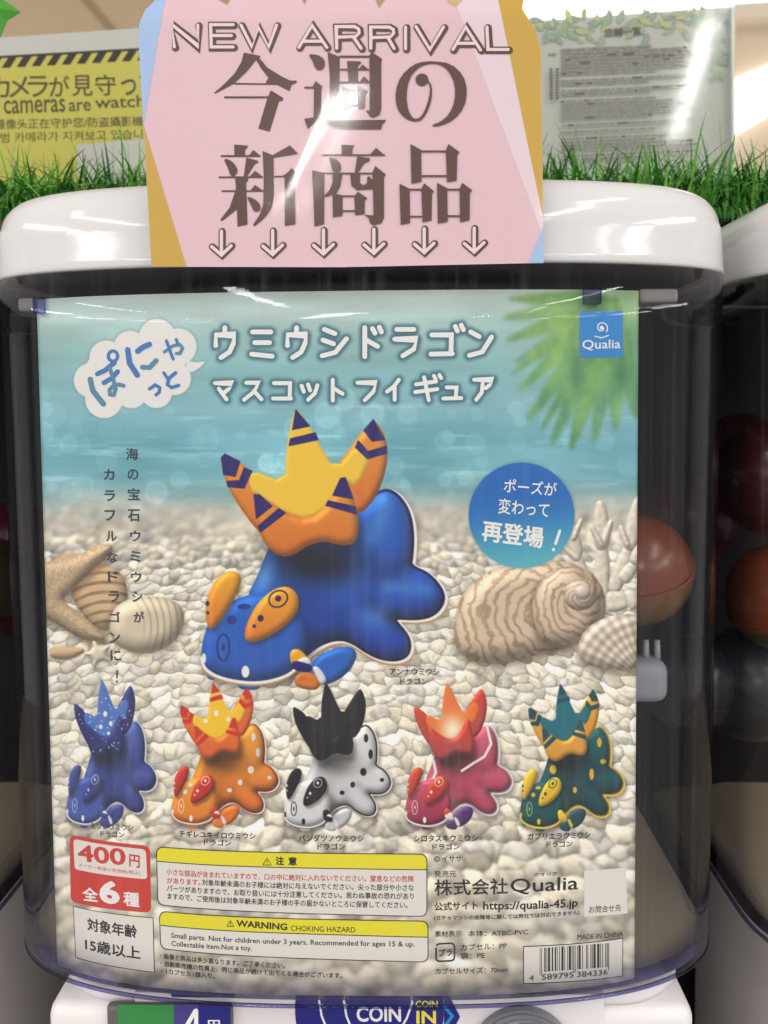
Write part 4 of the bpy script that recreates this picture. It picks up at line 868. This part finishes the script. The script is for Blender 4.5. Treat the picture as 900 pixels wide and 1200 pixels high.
k6 = {'ima': [([(250, 10), (355, 30), (352, 42), (325, 62), (270, 130), (190, 207), (100, 256), (65, 273), (61, 265), (120, 215), (190, 145), (235, 68)], 0), ([(325, 52), (350, 45), (400, 105), (480, 155), (545, 188), (588, 188), (588, 202), (555, 218), (543, 257), (460, 215), (388, 203), (408, 172), (360, 110)], 0), ([(185, 203), (460, 207), (460, 216), (192, 214)], 0), (R_(125, 289, 405, 302), 0), ([(422, 250), (500, 298), (500, 316), (475, 322), (415, 515), (343, 495), (400, 302)], 0)],
      'shin': [([(188, 597), (277, 605), (272, 620), (258, 632), (258, 665), (190, 665)], 0), (R_(103, 665, 355, 677), 0), ([(285, 666), (310, 632), (357, 668)], 0), ([(118, 686), (165, 695), (205, 740), (212, 775), (190, 801), (165, 799), (150, 750)], 1), ([(266, 680), (344, 702), (340, 714), (320, 724), (272, 801), (250, 801)], 0), (R_(90, 801, 372, 812), 0), ([(288, 801), (322, 765), (370, 802)], 0),
               ([(195, 812), (278, 815), (275, 832), (265, 842), (274, 1108), (210, 1123), (206, 1012), (116, 1083), (102, 1085), (101, 1076), (160, 1000), (200, 880)], 0), (R_(108, 890, 380, 900), 0), ([(293, 890), (322, 855), (374, 893)], 0), ([(266, 928), (310, 940), (352, 972), (360, 1008), (345, 1028), (315, 1027), (298, 990)], 1),
               ([(370, 638), (440, 668), (443, 930), (427, 1005), (385, 1065), (320, 1120), (308, 1112), (352, 1045), (374, 980), (378, 800)], 0), ([(432, 666), (545, 603), (598, 657), (435, 684)], 0), (R_(443, 797, 512, 807), 0), ([(500, 797), (532, 775), (555, 748), (602, 792), (578, 810), (580, 1108), (512, 1119), (510, 812)], 0)]}
k7 = [([(85, 15), (130, 17), (162, 36), (170, 66), (155, 92), (130, 93), (116, 75), (110, 50)], 1), ([(180, 5), (238, 28), (237, 190), (225, 245), (196, 285), (178, 283), (188, 220), (190, 120)], 0), (R_(235, 22, 386, 32), 0), ([(380, 22), (392, 4), (441, 38), (437, 54), (437, 280), (430, 305), (405, 320), (385, 318), (362, 286), (381, 284)], 0),
      (R_(235, 85, 378, 94), 0), ([(328, 88), (348, 64), (378, 90)], 0), ([(273, 48), (333, 50), (343, 56), (326, 72), (326, 150), (280, 150)], 0), (R_(235, 147, 382, 156), 0), ([(333, 150), (355, 121), (384, 151)], 0),
      ([(248, 170), (290, 186), (290, 280), (255, 287)], 0), (R_(288, 186, 326, 193), 0), ([(322, 188), (330, 166), (376, 196), (362, 208), (360, 275), (325, 284)], 0), (R_(285, 258, 330, 267), 0),
      (R_(68, 171, 118, 180), 0), ([(108, 172), (122, 144), (157, 172), (150, 182), (150, 300), (205, 333), (458, 330), (458, 338), (443, 350), (436, 376), (230, 375), (165, 354), (130, 330), (86, 376), (68, 325), (113, 318), (115, 180)], 0),
      ([(690, 49), (770, 60), (830, 115), (850, 190), (836, 270), (785, 332), (720, 360), (682, 363), (684, 352), (720, 340), (762, 305), (790, 240), (790, 160), (760, 95), (720, 66), (690, 61), (650, 64), (610, 84), (572, 130), (556, 210), (566, 285), (585, 318), (602, 327), (628, 316), (650, 275), (666, 225), (672, 175), (658, 145), (662, 138), (680, 168), (680, 225), (664, 280), (638, 326), (610, 340), (570, 334), (530, 305), (507, 260), (505, 190), (530, 120), (590, 65), (640, 51)], 1), (ell((632, 138), 31, 30, 20), 0),
      ([(245, 450), (310, 453), (300, 468), (298, 500), (248, 500)], 0), (R_(155, 495, 455, 503), 0), ([(383, 497), (412, 464), (457, 503)], 0), ([(183, 506), (225, 518), (247, 550), (240, 583), (205, 583), (194, 540)], 1), ([(322, 504), (382, 514), (382, 526), (355, 540), (326, 584), (310, 584)], 0), (R_(160, 583, 420, 591), 0),
      ([(106, 572), (165, 583), (163, 830), (117, 841)], 0), ([(395, 585), (408, 551), (459, 592), (450, 606), (450, 800), (438, 825), (402, 836), (385, 828), (376, 800), (355, 785), (400, 788)], 0), ([(203, 590), (252, 590), (240, 650), (222, 682), (170, 701), (164, 694), (190, 665), (204, 630)], 0),
      ([(288, 590), (336, 590), (335, 632), (352, 644), (368, 634), (370, 605), (380, 600), (400, 626), (400, 662), (320, 667), (294, 645)], 0), ([(203, 680), (252, 692), (251, 790), (206, 797)], 0), (R_(250, 692, 312, 700), 0), ([(308, 696), (325, 674), (371, 706), (358, 717), (357, 782), (312, 787)], 0), (R_(250, 763, 315, 771), 0),
      ([(577, 446), (628, 474), (630, 627), (582, 636)], 0), (R_(628, 477, 756, 486), 0), (R_(630, 595, 752, 604), 0), ([(746, 479), (758, 446), (812, 485), (801, 500), (798, 622), (752, 629)], 0),
      ([(524, 636), (573, 660), (575, 825), (530, 833)], 0), (R_(573, 660, 640, 669), 0), (R_(575, 790, 636, 798), 0), ([(629, 662), (642, 634), (690, 672), (680, 686), (678, 812), (635, 821)], 0),
      ([(704, 632), (753, 658), (755, 818), (708, 827)], 0), (R_(753, 660, 822, 669), 0), (R_(755, 787, 816, 796), 0), ([(812, 662), (825, 632), (873, 668), (861, 682), (860, 810), (815, 821)], 0)]
p = Print(cd, .00016)
for g_ in k6.values():
    for P, k in g_: p.poly(K6(P, k), BROWN)
for P, k in k7: p.poly(K7(P, k), BROWN)
fin2(p, 'kanji_lettering')
# clear film over the card with a crease that catches the tubes
nx_, nz_ = 150, 110; V = []; F = []
u0, v0 = cd.uv(163, 312); u1, v1 = cd.uv(636, 14)
ca, cb_ = np.array(cd.uv(392, 96)), np.array(cd.uv(333, 240)); cdv = (cb_-ca)/np.hypot(*(cb_-ca)); cn = np.array([-cdv[1], cdv[0]]); CL = np.hypot(*(cb_-ca))
g_ = np.random.default_rng(4).random((20, 20))
for j in range(nz_+1):
    for i in range(nx_+1):
        u = u0+(u1-u0)*i/nx_; v = v0+(v1-v0)*j/nz_; q = np.array([u, v])-ca; s_ = q@cdv/CL; r_ = q@cn
        w_ = .0075*(1-.45*max(0, min(1, s_))); env = math.exp(-((s_-.5)/.42)**4); hgt = .00010*math.exp(-(r_/w_)**2)*env
        hgt += .00010*math.sin(u*70+1.1)*math.sin(v*60+.4)
        V.append((u, CYD-.0011-hgt, v))
for j in range(nz_):
    for i in range(nx_): a = j*(nx_+1)+i; F.append((a, a+1, a+nx_+2, a+nx_+1))
fm = mesh_ob('glossy_film', V, F, FILM, card, True)

# ------------------------------------------------------------------ things behind
YS = .30
sg = Sheet('plane', YS)
frm = mat('frame_white', (188, 186, 178), .35, var=(.04, 12))
f_ = slab('camera_notice', [(-60, 48), (-60, 230), (200, 225), (190, 31)], YS, .02, frm); tag(f_, 'yellow surveillance camera notice in a pale frame behind the turf at left', 'notice')
yk, yk2, ykt = ink('notice_yellow', (190, 181, 78)), ink('notice_black', (40, 38, 30)), ink('notice_text', (70, 70, 34))
p = Print(sg, .0004)
p.poly([(-60, 69), (190, 55), (200, 215), (-60, 230)], yk); p.poly([(-60, 69), (190, 55), (190, 58), (-60, 72)], yk2)
for i in range(-3, 12):
    x = 3+i*17.6; f = lambda x: -x*.055; p.poly([(x+8, 66+f(x)), (x+18, 66+f(x)), (x+9, 80+f(x)), (x-1, 80+f(x))], yk2)
for ch, x in zip('カメラが見守って', (0, 23, 45, 70, 97, 124, 151, 176)):
    s_ = 9 if ch == 'っ' else 12; p.text(ch, (x-s_, 115-x*.02+(0)), (x+s_, 115-(x+12)*.02), 2*s_*.95+2, ykt, .012)
p.text('cameras', (5, 134), (77, 131.5), 16, ykt, .012); p.text('are', (81, 131), (107, 130), 11, ykt, .012); p.text('watching', (112, 132), (200, 129), 19, ykt, .012)
p.text('摄像头正在守护您/防盗攝影機', (-6, 152), (168, 148), 12, ykt, .008); p.text('방범 카메라가 지켜보고 있습니다', (-12, 168), (182, 163), 12, ykt, .004)
p.poly([(90, 170), (200, 160), (200, 215), (92, 218)], frm)
p.build('notice_print', f_)
f_ = slab('notice_stand', [(600, 27), (857, 8), (858, 20), (856, 215), (600, 215)], YS+.003, .004, mat('notice_paper', (200, 202, 192), .5)); tag(f_, 'printed store list with pale leaf border in a clear stand behind the turf', 'notice')
lf1, lf2, lf3, tx1 = ink('leaf_print_green', (164, 184, 150)), ink('leaf_print_yellow', (196, 198, 140)), ink('leaf_print_grey', (150, 172, 160)), ink('notice_faint', (146, 143, 134)); tx2 = ink('notice_dark', (92, 82, 78))
p = Print(Sheet('plane', YS+.003), .0003); g_ = random.Random(9)
def leafp(x, y, l, a, m):
    c, s_ = math.cos(a), math.sin(a); p.poly([(x+c*t*l-s_*w_*l, y+s_*t*l+c*w_*l) for t, w_ in ((0, 0), (.3, .18), (.65, .2), (1, 0), (.65, -.2), (.3, -.18))], m)
for _ in range(120):
    x = g_.uniform(634, 852); y = 25-(x-634)*.05+abs(g_.gauss(0, 13)); leafp(x, y, g_.uniform(9, 20), g_.uniform(0, 6.28), g_.choice((lf1, lf1, lf2, lf3)))
for _ in range(34): leafp(g_.uniform(835, 851), g_.uniform(25, 96), g_.uniform(8, 14), g_.uniform(0, 6.28), g_.choice((lf1, lf3)))
p.text('店舗一覧', (708, 44), (751, 42), 10, tx2, .02); p.text('店', (642, 66), (652, 66), 3, tx2, .02)
y = 58
while y < 190:
    x = 657; xe = g_.choice((805, 800, 745, 760, 806))
    while x < xe:
        L = g_.uniform(3, 15); m = tx2 if g_.random() < .13 else tx1; p.poly([(x, y-(x-657)*.045), (x+L, y-(x+L-657)*.045), (x+L, y+2.4-(x+L-657)*.045), (x, y+2.4-(x-657)*.045)], m); x += L+g_.uniform(.6, 1.8)
    y += g_.choice((4.1, 4.1, 4.1, 8))
for x in (643, 650):
    for k in range(11): p.poly([(x, 82+k*3.4), (x+4, 82+k*3.4), (x+4, 84.4+k*3.4), (x, 84.4+k*3.4)], tx2)
p.build('notice_print', f_)
cm_ = slab('clear_cover', [(600, 26), (858, 7), (860, 215), (600, 215)], YS-.004, .0025, plastic('acrylic', (252, 252, 252), (190, 200, 200), 0, .03, .05, 0, .07), f_)
slab('stand_edge', [(857, 8), (860.5, 8), (861, 215), (858, 215)], YS-.004, .010, mat('acrylic_edge', (206, 212, 206), .2), f_)
# leaf tip top left
lm = mat('plastic_leaf', (70, 150, 44), .4, .4, var=(.3, 40))
L_ = [(-30, -40), (2, -2), (24, 14), (8, 24), (0, 44), (-24, 36), (-44, 10)]
P = [onplane(x, y, .14) for x, y in L_]; V = [tuple(q) for q in P]+[(q[0], q[1]+.0005, q[2]) for q in P]+[tuple(onplane(-14, 8, .135))]; n = len(P)
F = [(i, (i+1) % n, 2*n) for i in range(n)]+[tuple(range(2*n-1, n-1, -1))]+[(i, i+n, (i+1) % n+n, (i+1) % n) for i in range(n)]
tag(mesh_ob('ivy_leaf', V, F, lm), 'green plastic ivy leaf tip hanging in the top left corner', 'leaf')
